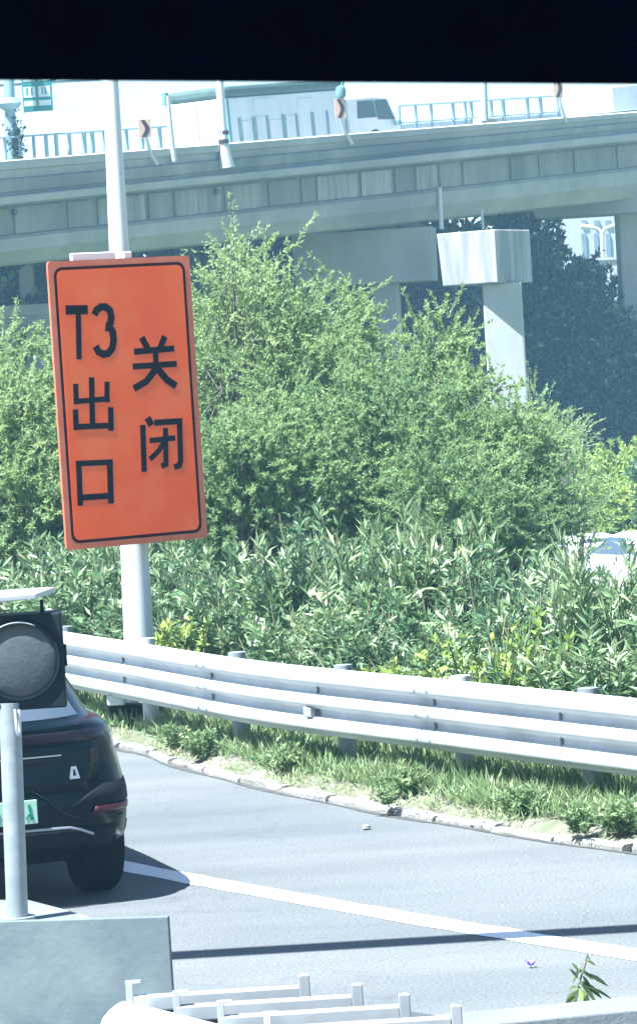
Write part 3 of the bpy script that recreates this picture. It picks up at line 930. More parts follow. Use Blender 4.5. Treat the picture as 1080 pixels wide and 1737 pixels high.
MB().box(((a.x + b_.x) / 2, 165.2, (a.z + at_y(1000, 500, 165).z) / 2), ((b_ - a).length, 0.4, a.z - at_y(1000, 500, 165).z)).build('wall_face', M_FARWALL, wl)
MB().box(((a.x + b_.x) / 2, 165.2, a.z + 0.06), ((b_ - a).length + 0.1, 0.55, 0.116)).build('coping', M_CONC_LIGHT, wl)

# ------------------------------------------------------------------ guardrail
RAIL_TOP = 0.87
rp = [at_z(x, y, RAIL_TOP) for x, y in ((180, 1082), (440, 1121), (760, 1153), (1080, 1184.5))]
rp = [rp[0] + Vector((-5.2, 10.5, 0)), rp[0] + Vector((-1.55, 3.6, 0))] + rp
e = (rp[-1] - rp[-2]).normalized()
rp += [rp[-1] + e * 2.6 + Vector((0.05, 0, 0)), rp[-1] + e * 7 + Vector((0.3, 0, 0))]
rail_path = Path([p for p in qspline(rp, 10)])
for p in rail_path.p:
    p.z = 0
guard = thing('guardrail', 'white three-ridged steel guardrail running along the verge behind the road', 'guardrail', tuple(rail_path.at(12)[0]))
PROF = [(0.0, 0.0), (0.004, 0.022), (0.074, 0.050), (0.083, 0.062), (0.083, 0.100), (0.074, 0.112), (0.010, 0.150), (0.004, 0.160), (0.004, 0.184), (0.010, 0.194),
        (0.074, 0.226), (0.083, 0.238), (0.083, 0.270), (0.074, 0.282), (0.010, 0.316), (0.004, 0.326), (0.004, 0.350), (0.010, 0.360), (0.074, 0.394), (0.083, 0.406), (0.083, 0.444), (0.074, 0.456), (0.004, 0.486), (0.0, 0.506)]
POST_PX = [(110, 1057), (248, 1075), (402, 1098), (580, 1121), (780, 1143), (996, 1165)]
post_xy = [at_z(x, y, 0.915) for x, y in POST_PX]
st = (post_xy[0] - post_xy[1])
pv = (post_xy[-1] - post_xy[-2])
post_xy = [post_xy[0] + st * 2.05 + Vector((-0.15, 0, 0)), post_xy[0] + st] + post_xy + [post_xy[-1] + pv, post_xy[-1] + pv * 2]
pd, fixed = [], []
targets = [proj(p)[0] for p in post_xy]
for tx in targets:
    best = None
    for k in range(900):
        d = rail_path.l[-1] * k / 899
        q, t = rail_path.at(d)
        p = q + side_of(t) * 0.21
        e_ = abs(proj((p.x, p.y, 0.91))[0] - tx)
        if best is None or e_ < best[0]:
            best = (e_, d, p)
    pd.append(best[1])
    fixed.append(best[2])
post_xy = fixed
# panels lap at every second post
cuts = [max(0.0, pd[0] - 4), pd[0], pd[2], pd[4], pd[6], pd[8], min(rail_path.l[-1], pd[8] + 4.0)]
for ci, (a, b_) in enumerate(zip(cuts, cuts[1:])):
    rows = []
    n = 14
    for i in range(n + 1):
        d = a - 0.12 + (b_ - a + 0.12) * i / n
        q, t = rail_path.at(d)
        s = -side_of(t)
        lap = 0.0035 if i == 0 else 0.0
        rows.append([Vector((q.x, q.y, RAIL_TOP - 0.506 + z)) + s * (o_ + (0.005 if i <= 0 else 0.0)) for o_, z in PROF])
    bmx = MB().grid(rows)
    bmx.build('rail_panel', M_RAIL, guard, smooth=True, solid=0.004)
for c_ in cuts[1:-1]:
    for dd_ in (-0.16, 0.02):
        q, t = rail_path.at(c_ + dd_)
        s = -side_of(t)
        yaw = math.atan2(t.y, t.x)
        for zv in (0.081, 0.254, 0.425):
            b = MB()
            c = Vector((q.x, q.y, RAIL_TOP - 0.506 + zv)) + s * 0.0835
            for k_ in range(1):
                n8 = 8
                ring = [c + t * (0.017 * math.cos(a_ * math.pi / 4)) + Vector((0, 0, 0.017 * math.sin(a_ * math.pi / 4))) for a_ in range(n8)]
                b.prism(ring, s * 0.009)
            b.build('bolt', M_GALV, guard)
for i, p in enumerate(post_xy):
    q, t = rail_path.at(pd[i])
    away = side_of(t)
    gz = -0.2
    b = MB().lathe([(0.07, gz), (0.07, 0.87), ], (p.x, p.y, 0), 20)
    po = b.build('post', M_GALV if i % 3 else M_RAIL, guard, smooth=True)
    MB().lathe([(0.078, 0.865), (0.078, 0.888), (0.066, 0.902), (0.02, 0.906)], (p.x, p.y, 0), 20).build('post_cap', M_GALV, po, smooth=True)
    q2 = Vector((q.x, q.y, 0))
    c = (q2 + p) / 2
    c.z = RAIL_TOP - 0.26
    dv = Vector((p.x - q2.x, p.y - q2.y, 0))
    ang = math.atan2(dv.y, dv.x)
    ln = max(0.05, dv.length - 0.075)
    cc_ = q2 + dv.normalized() * (ln / 2 + 0.002)
    MB().box((cc_.x, cc_.y, c.z), (ln, 0.18, 0.36), Matrix.Rotation(ang, 3, 'Z')).build('spacer_block', M_GALV, guard, bevel=0.01)
    for zv in (0.172, 0.338):
        pp_ = q2 - away * 0.012
        yaw = math.atan2(t.y, t.x)
        MB().box((pp_.x, pp_.y, RAIL_TOP - 0.506 + zv), (0.02, 0.02, 0.07), Matrix.Rotation(yaw, 3, 'Z')).build('bolt_plate', M_BOLT, guard, bevel=0.004)
# reflector: small wedge in the lower valley
q = at_z(515, 1210, RAIL_TOP - 0.506 + 0.17)
d_ = rail_path.nearest(Vector((q.x, q.y, 0)))
q, t = rail_path.at(d_)
s = -side_of(t)
zc = RAIL_TOP - 0.506 + 0.172
T = t.normalized()
tri = lambda k, w, h: Vector((q.x, q.y, zc)) + T * k + s * w + Vector((0, 0, h))
b = MB().add([tri(-.05, 0.015, -.055), tri(-.05, 0.015, .055), tri(-.05, .085, .038), tri(-.05, .085, -.038), tri(.03, 0.015, -.05), tri(.03, 0.015, .05), tri(.045, .07, .03), tri(.045, .07, -.03)],
             [(0, 1, 2, 3), (4, 7, 6, 5), (0, 4, 5, 1), (3, 2, 6, 7), (1, 5, 6, 2), (0, 3, 7, 4)])
b.build('reflector', M_WHITE, guard, bevel=0.003)

# ------------------------------------------------------------------ sign post and orange sign
PY = 30.9
p_top, p_mid, p_bot = at_y(188, 140, PY), at_y(212, 640, PY), at_y(236, 1085, PY)
base = Vector((p_bot.x + (p_bot.x - p_mid.x) * 0.0, PY, 0.09))
post = thing('sign_post', 'tall tapering white steel pole carrying the orange sign', 'sign post', tuple(base))
topz = p_top.z + 4.5
prof = []
r_at = lambda z: max(0.05, 0.131 + (0.068 - 0.131) * (z - 0.9) / (p_top.z - 0.9))
n = 16
pts = []
for i in range(n + 1):
    z = 0.09 + (topz - 0.09) * i / n
    k = (z - p_bot.z) / (p_top.z - p_bot.z)
    pts.append((p_bot.x + (p_top.x - p_bot.x) * k, PY, z))
MB().tube(pts, [r_at(p[2]) for p in pts], 24).build('shaft', M_POLE, post, smooth=True)
MB().lathe([(0.02, 0.0), (0.19, 0.0), (0.19, 0.022), (0.02, 0.022)], (pts[0][0], PY, 0.235), 24).build('base_flange', M_POLE, post, smooth=True)
MB().box((pts[0][0] + 0.08, PY - 0.1, 0.17), (0.66, 0.40, 0.20), Matrix.Rotation(R(-8), 3, 'Z')).build('plinth', M_RUBBER, post, bevel=0.02)
MB().box((pts[0][0] - 0.20, PY - 0.33, 0.33), (0.15, 0.12, 0.09), Matrix.Rotation(R(-8), 3, 'Z')).build('cover_plate', M_POLE, post, bevel=0.01)

SY = 30.55
TLc, TRc, BLc = (81, 444), (321, 433), (111, 934)
SYAW = R(30)
sn_r = Vector((math.cos(SYAW), math.sin(SYAW), 0))
sn_n = Vector((math.sin(SYAW), -math.cos(SYAW), 0))      # faces the camera
ctr = at_y(216, 680, SY)
def on_sign(x, y):
    return at_plane(x, y, ctr, sn_n)
tl, tr, bl_ = on_sign(*TLc), on_sign(*TRc), on_sign(*BLc)
e1 = tr - tl
e1 = e1 - Vector((0, 0, 0))
e2 = bl_ - tl
W = e1.length
H = e2.length
ex = e1.normalized()
ey = (e2 - ex * e2.dot(ex)).normalized()
sign = thing('road_sign', 'orange roadworks sign with dark Chinese lettering and T3 on a white pole', 'road sign', tuple((tl + tr) / 2 + e2))
NRM = sn_n
def SP(a, b, h=0.0):
    return tl + ex * a + ey * b + NRM * h
def rrect(x0, y0, x1, y1, r, h, n=5):
    out = []
    for cx, cy, a0 in ((x1 - r, y0 + r, -90), (x1 - r, y1 - r, 0), (x0 + r, y1 - r, 90), (x0 + r, y0 + r, 180)):
        for k in range(n + 1):
            an = R(a0 + 90 * k / n)
            out.append(SP(cx + r * math.cos(an), cy + r * math.sin(an), h))
    return out
MB().prism(rrect(0, 0, W, H, 0.03, -0.03), NRM * 0.028).build('sign_board', M_SIGNRIM, sign)
m1, m2 = 0.052, 0.078
MB().prism(rrect(m1, m1, W - m1, H - m1, 0.075, -0.002), NRM * 0.0035).build('border', M_BORDER, sign)
MB().prism(rrect(m2, m2, W - m2, H - m2, 0.055, 0.0015), NRM * 0.003).build('sign_face', M_ORANGE, sign)
def sgn_ab(cx, cy):
    """Enlargement pixels (2.7 x, offset 400) -> metres on the board."""
    p = on_sign(cx / 2.7, 400 + cy / 2.7)
    d = p - tl
    return d.dot(ex), d.dot(ey)
def stroke(b, pts, w, h0=0.0045, th=0.0008):
    """A thick polyline on the board with square ends."""
    P = [Vector(sgn_ab(*p)) for p in pts]
    w = w / 2.7 * ctr.y / F_PX / 2
    L_, R_ = [], []
    for i, p in enumerate(P):
        if i == 0:
            t = (P[1] - P[0]).normalized()
            nn = Vector((-t.y, t.x))
            k = 1
        elif i == len(P) - 1:
            t = (P[-1] - P[-2]).normalized()
            nn = Vector((-t.y, t.x))
            k = 1
        else:
            ta, tb = (P[i] - P[i - 1]).normalized(), (P[i + 1] - P[i]).normalized()
            na, nb = Vector((-ta.y, ta.x)), Vector((-tb.y, tb.x))
            nn = (na + nb).normalized()
            k = 1 / max(0.5, nn.dot(na))
        L_.append(p + nn * w * k)
        R_.append(p - nn * w * k)
    for i in range(len(P) - 1):
        h = h0 + 0.00006 * (len(b.v) % 7)
        quad = [SP(*L_[i], h), SP(*L_[i + 1], h), SP(*R_[i + 1], h), SP(*R_[i], h)]
        b.prism(quad, NRM * th)
CHARS = {
    'T': [([(300, 340), (402, 338)], 42), ([(358, 338), (362, 566)], 27)],
    '3': [([(432, 362), (442, 340), (462, 326), (484, 326), (503, 342), (509, 372), (506, 398), (494, 412)], 34), ([(482, 420), (500, 422)], 34), ([(500, 416), (516, 440), (520, 478), (514, 515), (496, 538), (474, 543), (452, 532), (437, 506)], 34)],
    'chu': [([(419, 648), (424, 885)], 28), ([(346, 678), (349, 752)], 26), ([(490, 668), (489, 762)], 26), ([(337, 760), (502, 746)], 25), ([(345, 795), (349, 890)], 27), ([(506, 785), (508, 893)], 28), ([(337, 876), (521, 868)], 27)],
    'kou': [([(360, 1032), (368, 1236)], 28), ([(502, 1026), (508, 1226)], 30), ([(347, 1044), (517, 1036)], 26), ([(362, 1200), (512, 1190)], 28)],
    'guan': [([(648, 465), (676, 516)], 32), ([(754, 460), (732, 516)], 30), ([(613, 531), (797, 516)], 29), ([(607, 599), (809, 586)], 28), ([(711, 522), (714, 596)], 28), ([(718, 585), (702, 625), (668, 668), (612, 700)], 32), ([(712, 590), (734, 625), (764, 660), (806, 688)], 34)],
    'bi': [([(653, 866), (660, 1081)], 28), ([(674, 833), (694, 868)], 34), ([(706, 856), (834, 848)], 28), ([(821, 848), (826, 1030), (820, 1052), (796, 1060)], 28), ([(684, 938), (802, 926)], 25), ([(757, 880), (759, 1046), (738, 1056)], 26), ([(752, 944), (726, 985), (686, 1024)], 25)],
}
for k, strokes in CHARS.items():
    b = MB()
    for i, (pts_, w_) in enumerate(strokes):
        stroke(b, pts_, w_, 0.0047 + 0.0002 * i)
    b.build('lettering', M_INK, sign)
# brackets holding the board to the pole
for (x, y) in ((176, 436), (236, 440)):
    pass
q = on_sign(168, 437)
MB().box(SP(0.47, -0.02, -0.08), (0.42, 0.05, 0.09), Matrix.Rotation(SYAW, 3, 'Z')).build('clamp_bracket', M_POLE, sign, bevel=0.01)
MB().box(SP(0.80, 0.0, -0.08), (0.08, 0.05, 0.12), Matrix.Rotation(SYAW, 3, 'Z')).build('clamp_bracket', M_POLE, sign, bevel=0.01)
for bb in (0.35, 1.2, 2.0):
    MB().box(SP(W / 2, bb, -0.055), (W * 0.9, 0.04, 0.06), Matrix.Rotation(SYAW, 3, 'Z')).build('rear_rail', M_GALV, sign)

# ------------------------------------------------------------------ plants
def up_rand(n, tilt0, tilt1):
    az = rng.uniform(0, 2 * np.pi, n)
    ti = np.radians(rng.uniform(tilt0, tilt1, n))
    return np.stack([np.sin(ti) * np.cos(az), np.sin(ti) * np.sin(az), np.cos(ti)], 1)

def stems_mesh(name, starts, dirs, lens, rad, m, bend=None, n=4):
    b = MB()
    for s_, d_, l_ in zip(starts, dirs, lens):
        s_, d_ = Vector(s_), Vector(d_)
        side = Vector((rng.normal(), rng.normal(), 0)) * 0.05 * l_
        b.tube([s_, s_ + d_ * l_ * 0.5 + side, s_ + d_ * l_ + side * 0.5], [rad, rad * 0.75, rad * 0.35], n, cap=False)
    me = bpy.data.meshes.new(name)
    me.from_pydata(b.v, [], b.f)
    me.materials.append(m)
    return me

def sprays(starts, dirs, lens, per, spread=0.9, up=0.25):
    """Leaf bases and directions strung along twigs."""
    n = len(starts)
    t = rng.uniform(0.25, 1.0, (n, per))
    base = starts[:, None, :] + dirs[:, None, :] * (lens[:, None] * t)[..., None]
    side = rng.normal(size=(n, per, 3))
    dr = dirs[:, None, :] * 0.8 + side * spread * 0.6 + np.array([0, 0, up])
    return base.reshape(-1, 3), dr.reshape(-1, 3), t.reshape(-1)

def shrub_proto(name, label, cat, group, nst, per, leaf_l, leaf_w, rad, ht, m, tint_bias=0.0, tilt=(2, 38), stem_r=0.012, low=0.25):
    o = thing(name, label, cat, (0, 0, 0), 0, group)
    a = rng.uniform(0, 2 * np.pi, nst)
    r = rad * 0.35 * np.sqrt(rng.random(nst))
    starts = np.stack([r * np.cos(a), r * np.sin(a), np.zeros(nst)], 1)
    dirs = up_rand(nst, *tilt)
    dirs[:, :2] += np.stack([np.cos(a), np.sin(a)], 1) * 0.12
    dirs = unit(dirs)
    lens = ht * rng.uniform(0.62, 1.05, nst)
    link('stems', stems_mesh('stems', starts, dirs, lens, stem_r, M_STEM), o)
    t = rng.uniform(low, 1.0, (nst, per)) ** 0.8
    base = starts[:, None, :] + dirs[:, None, :] * (lens[:, None] * t)[..., None]
    out = rng.normal(size=(nst, per, 3)) * np.array([1, 1, 0.35])
    out = out / np.linalg.norm(out, axis=2, keepdims=True)
    lift = (0.10 + 0.75 * t + rng.normal(0, 0.3, t.shape))[..., None]
    dr = out * 0.85 + dirs[:, None, :] * lift
    base = base.reshape(-1, 3)
    dr = dr.reshape(-1, 3)
    n = len(base)
    stem_t = np.repeat(rng.normal(0, 0.13, nst), per)
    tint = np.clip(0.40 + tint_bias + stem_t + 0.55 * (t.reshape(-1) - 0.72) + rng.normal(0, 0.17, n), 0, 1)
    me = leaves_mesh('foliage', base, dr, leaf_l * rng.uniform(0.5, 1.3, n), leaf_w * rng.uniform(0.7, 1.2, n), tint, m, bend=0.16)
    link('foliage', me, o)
    return o

HG = 'long leaved shrubs of the hedge behind the guardrail'
HL = 'long leaved green shrub in the hedge behind the white guardrail'
protos = [shrub_proto('hedge_shrub', HL, 'shrub', HG, 30, 46, 0.125, 0.031, 0.62, 1.30, L_HEDGE, 0.0, (2, 48), low=0.36),
          shrub_proto('hedge_shrub', HL, 'shrub', HG, 26, 44, 0.14, 0.034, 0.55, 1.25, L_HEDGE, 0.16, (2, 40), low=0.42),
          shrub_proto('hedge_shrub', HL, 'shrub', HG, 34, 44, 0.115, 0.030, 0.66, 1.30, L_HEDGE, -0.14, (4, 52), low=0.30),
          shrub_proto('hedge_shrub', HL, 'shrub', HG, 24, 46, 0.15, 0.030, 0.45, 1.35, L_HEDGE, 0.24, (1, 30), low=0.40),
          shrub_proto('hedge_shrub', HL, 'shrub', HG, 30, 40, 0.13, 0.036, 0.60, 1.22, L_HEDGE, 0.05, (6, 56), low=0.34)]
used = set()
def put(i, loc, rz, sc):
    o = protos[i]
    if i not in used:
        used.add(i)
        o.location, o.rotation_euler, o.scale = loc, (0, 0, rz), sc
        return o
    return dup(o, loc, rz, sc)
k = 0
ROWS = ('low front row', 'second row', 'third row', 'tall back row')
for row, (off, hs, step) in enumerate(((1.32, 0.80, 0.78), (1.75, 1.04, 0.80), (2.5, 1.14, 0.80), (3.3, 1.24, 0.85))):
    d = 3.2 + row * 0.3
    while d < pd[-1] + 1.5:
        q, t = rail_path.at(d)
        s = side_of(t)
        p = q + s * (off + 0.16 * rng.normal())
        h = hs * (0.74 + 0.36 * rng.random() + 0.10 * math.sin(d * 1.9 + row))
        if d > pd[5] - 0.3:
            h *= 0.80 if d < pd[6] - 0.8 else 1.04
        w = 0.8 + 0.4 * rng.random()
        o = put(k % 5 if k < 5 else int(rng.integers(0, 5)), (p.x, p.y, 0.06), rng.uniform(0, 6.28), (w, w, h))
        ip = min(range(len(pd)), key=lambda i_: abs(pd[i_] - d))
        seen = ip - 1
        where = ('by the %s guardrail post from the left' % ('first', 'second', 'third', 'fourth', 'fifth', 'sixth')[seen - 1]) if 1 <= seen <= 6 else ('beyond the left edge of the view' if seen < 1 else 'past the right edge of the view')
        o['label'] = 'leafy hedge shrub in the %s %s' % (ROWS[row], where)
        k += 1
        d += step * (0.85 + 0.3 * rng.random())

for x, y, dd_, hh, lab in ((872, 1000, 1.0, 1.12, 'yellow green small leaved shrub poking out of the hedge above the fifth post'), (300, 1040, 0.9, 0.85, 'pale broad leaved shrub in the hedge right of the white sign pole'), (700, 1040, 0.85, 0.8, 'pale broad leaved shrub low in the hedge left of the fifth post')):
    q = min((rail_path.at(rail_path.l[-1] * k_ / 299) for k_ in range(300)), key=lambda a_: abs(proj(a_[0] + side_of(a_[1]) * dd_)[0] - x))
    p = q[0] + side_of(q[1]) * dd_
    o = shrub_proto('hedge_shrub', lab, 'shrub', None, 30, 34, 0.085, 0.036, 0.5, hh, L_BANK, -0.05 if 'yellow' in lab else 0.1, (2, 45), low=0.3)
    o.location = (p.x, p.y, 0.06)

# trees: trunk, limbs, twigs with fine upright leaves
def tree(name, label, cat, group, loc, ht, crad, nclump, ntwig, per, leaf_l, leaf_w, m, bias=0.0, top=0.0, flat=0.0, low=0.12, trunk_r=0.10, twig=0.6, full=False, upk=0.55, tn=0.09):
    o = thing(name, label, cat, loc, 0, group)
    cen, tin = [], []
    while len(cen) < nclump:
        p = rng.uniform(-1, 1, 3)
        rr = np.linalg.norm(p)
        if rr > 1 or rr < 0.25:
            continue
        z = low + (1 - low) * (p[2] * 0.5 + 0.5)
        taper = math.sin(math.pi * min(1, max(0.0, (z - low) / (1 - low) * 0.80 + 0.18))) ** 0.6
        c = np.array([p[0] * crad * taper, p[1] * crad * taper, z * ht * 0.92])
        cen.append(c)
        tin.append(rng.normal(0, 0.10))
    cen = np.array(cen)
    b = MB()
    lean = Vector((rng.normal() * 0.15, rng.normal() * 0.15, 0))
    tp = [Vector((0, 0, -0.1)), Vector((0, 0, ht * 0.3)) + lean * 0.5, Vector((0, 0, ht * 0.62)) + lean, Vector((0, 0, ht * 0.9)) + lean]
    b.tube(tp, [trunk_r * 1.3, trunk_r, trunk_r * 0.6, trunk_r * 0.2], 8)
    b.build('trunk', M_BARK, o, smooth=True, world_space=False)
    b = MB()
    for c in cen[::max(1, nclump // 26)]:
        c = Vector(c)
        z0 = max(0.12 * ht, c.z - 0.35 * ht)
        s_ = Vector((lean.x * z0 / ht, lean.y * z0 / ht, z0))
        mid = s_.lerp(c, 0.5) + Vector((rng.normal(), rng.normal(), rng.normal())) * 0.05 * ht
        b.tube([s_, mid, c], [trunk_r * 0.42, trunk_r * 0.28, trunk_r * 0.1], 5, cap=False)
    b.build('branches', M_BARK, o, world_space=False)
    starts = np.repeat(cen, ntwig, 0) + rng.normal(size=(nclump * ntwig, 3)) * 0.12 * crad
    outw = unit(np.repeat(cen * np.array([1, 1, 0]), ntwig, 0) + 1e-6)
    dirs = unit(rng.normal(size=(nclump * ntwig, 3)) * 0.75 + outw * 0.45 + np.array([0, 0, upk]))
    lens = twig * rng.uniform(0.5, 1.15, len(starts))
    base, dr, t = sprays(starts, dirs, lens, per, 0.9, 0.25)
    n = len(base)
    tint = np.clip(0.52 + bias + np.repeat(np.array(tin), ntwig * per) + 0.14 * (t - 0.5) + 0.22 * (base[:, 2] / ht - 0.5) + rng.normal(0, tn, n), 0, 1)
    me = leaves_mesh('crown', base, dr, leaf_l * rng.uniform(0.6, 1.2, n), leaf_w * rng.uniform(0.7, 1.2, n), tint, m, bend=0.1, full=full)
    link('crown', me, o)
    return o

def gz(x, y):
    return terrain_z(x, y)
TG = 'feathery light green trees between the hedge and the viaduct'
def tree_px(label, cx, ytop, Y, crad, **kw):
    p = at_y(cx + 25, 820, Y)
    zt = at_y(cx, ytop, Y).z
    z0 = gz(p.x, Y)
    a = dict(trunk_r=0.045, nclump=100, ntwig=12, per=62, leaf_l=0.070, leaf_w=0.021, m=L_TREE)
    a.update(kw)
    return tree('young_tree', label, 'tree', TG, (p.x, p.y, z0), zt - z0, crad, **a)
tree_px('tallest feathery green tree right beside the orange sign', 425, 385, 46, 1.35, nclump=120, bias=0.10)
tree_px('broad feathery green tree in front of the shaded pier head', 545, 440, 48, 1.25, nclump=105, bias=0.03)
tree_px('bushy green tree just left of the slim sunlit column', 722, 522, 46, 0.98, bias=0.06)
tree_px('low rounded green tree in front of the slim sunlit column', 830, 690, 45, 0.72, nclump=60, bias=-0.02)
tree_px('small green tree filling the middle below the two taller ones', 640, 610, 43.5, 1.1, nclump=85, bias=-0.08)
tree_px('green tree at the far left edge beside the orange sign', 15, 525, 44, 1.35, nclump=125, bias=0.02)
tree_px('low green tree filling in under the left side of the sign', 70, 610, 42.5, 1.0, nclump=90, bias=0.0)
tree_px('low green tree cut by the left edge of the view', -25, 640, 42.0, 1.0, nclump=80, bias=0.04)
tree_px('green tree half hidden behind the left side of the orange sign', 165, 500, 46, 1.3, nclump=90, bias=0.0)
tree_px('green tree hidden behind the right side of the orange sign', 300, 455, 47, 1.1, nclump=90, bias=0.08)
# thin shoot rising above the tallest tree
p = at_y(400, 820, 45.2)
tree_px('low bushy green tree filling in under the tallest one', 470, 640, 43.0, 1.0, nclump=85, bias=-0.05)
tree_px('low bushy green tree beside the lower right of the sign', 385, 700, 42.0, 0.8, nclump=70, bias=-0.08)
tree_px('low bushy green tree behind the hedge below the bushy tree', 740, 740, 42.0, 0.9, nclump=70, bias=-0.06)
tree_px('thin wispy shoot rising above the tallest tree by the sign', 392, 340, 45.2, 0.42, nclump=26, ntwig=8, per=22, low=0.5, bias=0.12)

tree_px('sparse sunlit sapling right of the slim sunlit column', 905, 575, 62, 0.55, nclump=26, ntwig=7, per=26, low=0.3, trunk_r=0.04, bias=0.12)
tree_px('low sunlit sapling before the dark shade right of the column', 940, 690, 64, 0.6, nclump=30, ntwig=8, per=28, low=0.2, trunk_r=0.04, bias=0.10)
# shaded broadleaf trees beyond the viaduct
DG = 'dark trees in the shade beyond the viaduct'
dt = []
for i, (cx, ytop, Y, cr) in enumerate(((905, 372, 127.5, 1.9), (965, 430, 129, 2.6), (1100, 575, 126, 2.4), (1010, 520, 126.5, 2.2))):
    p = at_y(cx + 25, 820, Y)
    z0 = gz(p.x, Y) 
    zt = at_y(cx, ytop, Y).z
    lab = ['tallest dark tree directly right of the streaked pier head', 'dark tree below the distant building in the gap', 'dark tree against the thick right pier', 'low dark tree in the deep shade before the lawn'][i]
    dt.append(tree('shade_tree', lab, 'tree', DG, (p.x, p.y, z0), zt - z0, cr, 80, 10, 34, 0.25, 0.12, L_DARK, bias=0.0, low=0.05, trunk_r=0.2, twig=1.2, upk=0.3, tn=0.30))  # wide tint spread paints light highlights into the shaded crowns
for lab, cx, ytop, Y, w in (('dark tree in the gap below the shaded pier head', 620, 372, 125, 1.2), ('dark tree behind the sunlit column left side', 770, 352, 125, 1.5),
                            ('dark tree below the bright gap left of the thick pier', 985, 478, 132, 1.0), ('dark tree behind the streaked pier head', 870, 352, 128.5, 1.2),
                            ('dark tree far behind the tallest green tree', 480, 390, 122, 1.4), ('dark tree far behind the right half of the orange sign', 290, 410, 115, 1.6),
                            ('dark tree far behind the left half of the orange sign', 150, 425, 112, 1.6), ('dark tree beyond the low ramp wall in the left gap', 40, 430, 111, 1.6), ('dark tree at the far left beyond the low ramp wall', -60, 430, 109, 1.6),
                            ('dark tree far behind the bushy tree by the column', 690, 390, 127, 1.5)):
    src = dt[len(lab) % 4]
    p = at_y(cx + 25, 820, Y)
    z0 = gz(p.x, Y)
    zt = at_y(cx, ytop, Y).z
    hh = {0: 372, 1: 430, 2: 470, 3: 520}
    src_h = max(v.co.z for v in src.children[0].data.vertices) / 0.9
    k = (zt - z0) / src_h
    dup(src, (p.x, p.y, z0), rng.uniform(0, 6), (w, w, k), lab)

# light green bank of shrubs and the broad-leaved shrub beside it
BG = 'light green shrubs of the low bank behind the parked white cars'
bank = None
for i, (cx, ytop, Y) in enumerate(((935, 800, 92), (985, 778, 93), (1040, 770, 92), (1090, 765, 93), (960, 830, 88), (1020, 826, 87), (1075, 822, 88), (890, 830, 90), (845, 840, 90))):
    p = at_y(cx + 8, 850, Y)
    z0 = gz(p.x, Y)
    zt = at_y(cx, ytop, Y).z
    if bank is None:
        bank = tree('bank_shrub', 'first shrub from the left along the top of the light green bank', 'shrub', BG, (p.x, p.y, z0), zt - z0, 1.35, 90, 10, 26, 0.15, 0.06, L_BANK, bias=0.0, low=0.05, trunk_r=0.05, twig=0.42, upk=0.25)
        bank_h = zt - z0
    else:
        dup(bank, (p.x, p.y, z0), rng.uniform(0, 6), (1, 1, (zt - z0) / bank_h), ('', 'second shrub from the left along the top of the light green bank', 'third shrub from the left along the top of the light green bank', 'shrub cut by the right edge along the top of the light green bank', 'leftmost lower light green shrub right above the white sedan', 'middle lower light green shrub above the gap between the white cars', 'lower light green shrub at the right edge above the second white car', 'light green bank shrub tucked behind the low rounded tree', 'light green bank shrub hidden left of the low rounded tree')[i])
p = at_y(1088, 770, 84)
z0 = gz(p.x, 84)
tree('bank_shrub', 'glossy dark broad leaved shrub poking up at the right edge', 'shrub', None, (p.x, p.y, z0), at_y(1068, 724, 84).z - z0, 0.25, 16, 6, 10, 0.24, 0.08, L_HEDGE, bias=0.05, low=0.3, trunk_r=0.06, twig=0.28, full=True)

# grass and weeds on the verge
def blades(name, pts_xy, zb, hts, m, tilt=(5, 45), w=0.012, tintf=None, cnt=1):
    n = len(pts_xy)
    base = np.column_stack([pts_xy, np.full(n, zb)])
    dr = up_rand(n, *tilt)
    tint = np.clip(tintf if tintf is not None else 0.5 + rng.normal(0, 0.2, n), 0, 1)
    return leaves_mesh(name, base, dr, hts, np.full(n, w) * rng.uniform(0.6, 1.5, n), tint, m, bend=0.22)
pts2, hs2, tn2 = [], [], []
total = kerb_path.l[-1]
N_ = 60000
dd = rng.uniform(7, total - 5, N_)
off = rng.beta(2.2, 1.6, N_) * 1.5 + 0.05
dens = rng.random(N_)
for a, b_, c in zip(dd, off, dens):
    q, t = kerb_path.at(a)
    s = side_of(t)
    clump = 0.5 + 0.5 * math.sin(a * 3.1 + 1.3 * math.sin(a * 1.7)) * math.sin(a * 7.3 + b_ * 5)
    edge = min(1.0, max(0.0, (b_ - 0.08) / 0.22))
    if c > (0.25 + 0.75 * clump) * edge:
        continue
    p = q + s * b_
    pts2.append((p.x, p.y))
    hs2.append((0.05 + 0.19 * edge * (0.3 + 0.7 * clump) * min(1.0, b_ / 0.5)) * rng.uniform(0.55, 1.3))
    tn2.append(0.52 + 0.18 * (clump - 0.5) + rng.normal(0, 0.18) + (0.35 if rng.random() < 0.06 else 0))
me = blades('grass', np.array(pts2), 0.09, np.array(hs2), L_GRASS, (4, 42), 0.016, np.array(tn2))
link('grass', me, kind='stuff', label='unmown light green grass on the verge under the guardrail', category='grass')
# dry short tufts and litter along the kerb
N_ = 5000
pp2 = []
for a, b_ in zip(rng.uniform(7, total - 5, N_), np.abs(rng.normal(0.10, 0.12, N_))):
    q, t = kerb_path.at(a)
    if math.sin(a * 2.3) + math.sin(a * 5.9 + 1) + rng.normal() * 0.5 < 0.1:
        continue
    p = q + side_of(t) * b_
    pp2.append((p.x, p.y))
pp2 = np.array(pp2)
me = blades('dry_grass', pp2, 0.07, rng.uniform(0.03, 0.12, len(pp2)), L_GRASS, (20, 80), 0.010, np.clip(rng.normal(0.85, 0.15, len(pp2)), 0, 1))
link('dry_grass', me, kind='stuff', label='short dry grass tufts along the pale kerb', category='grass')

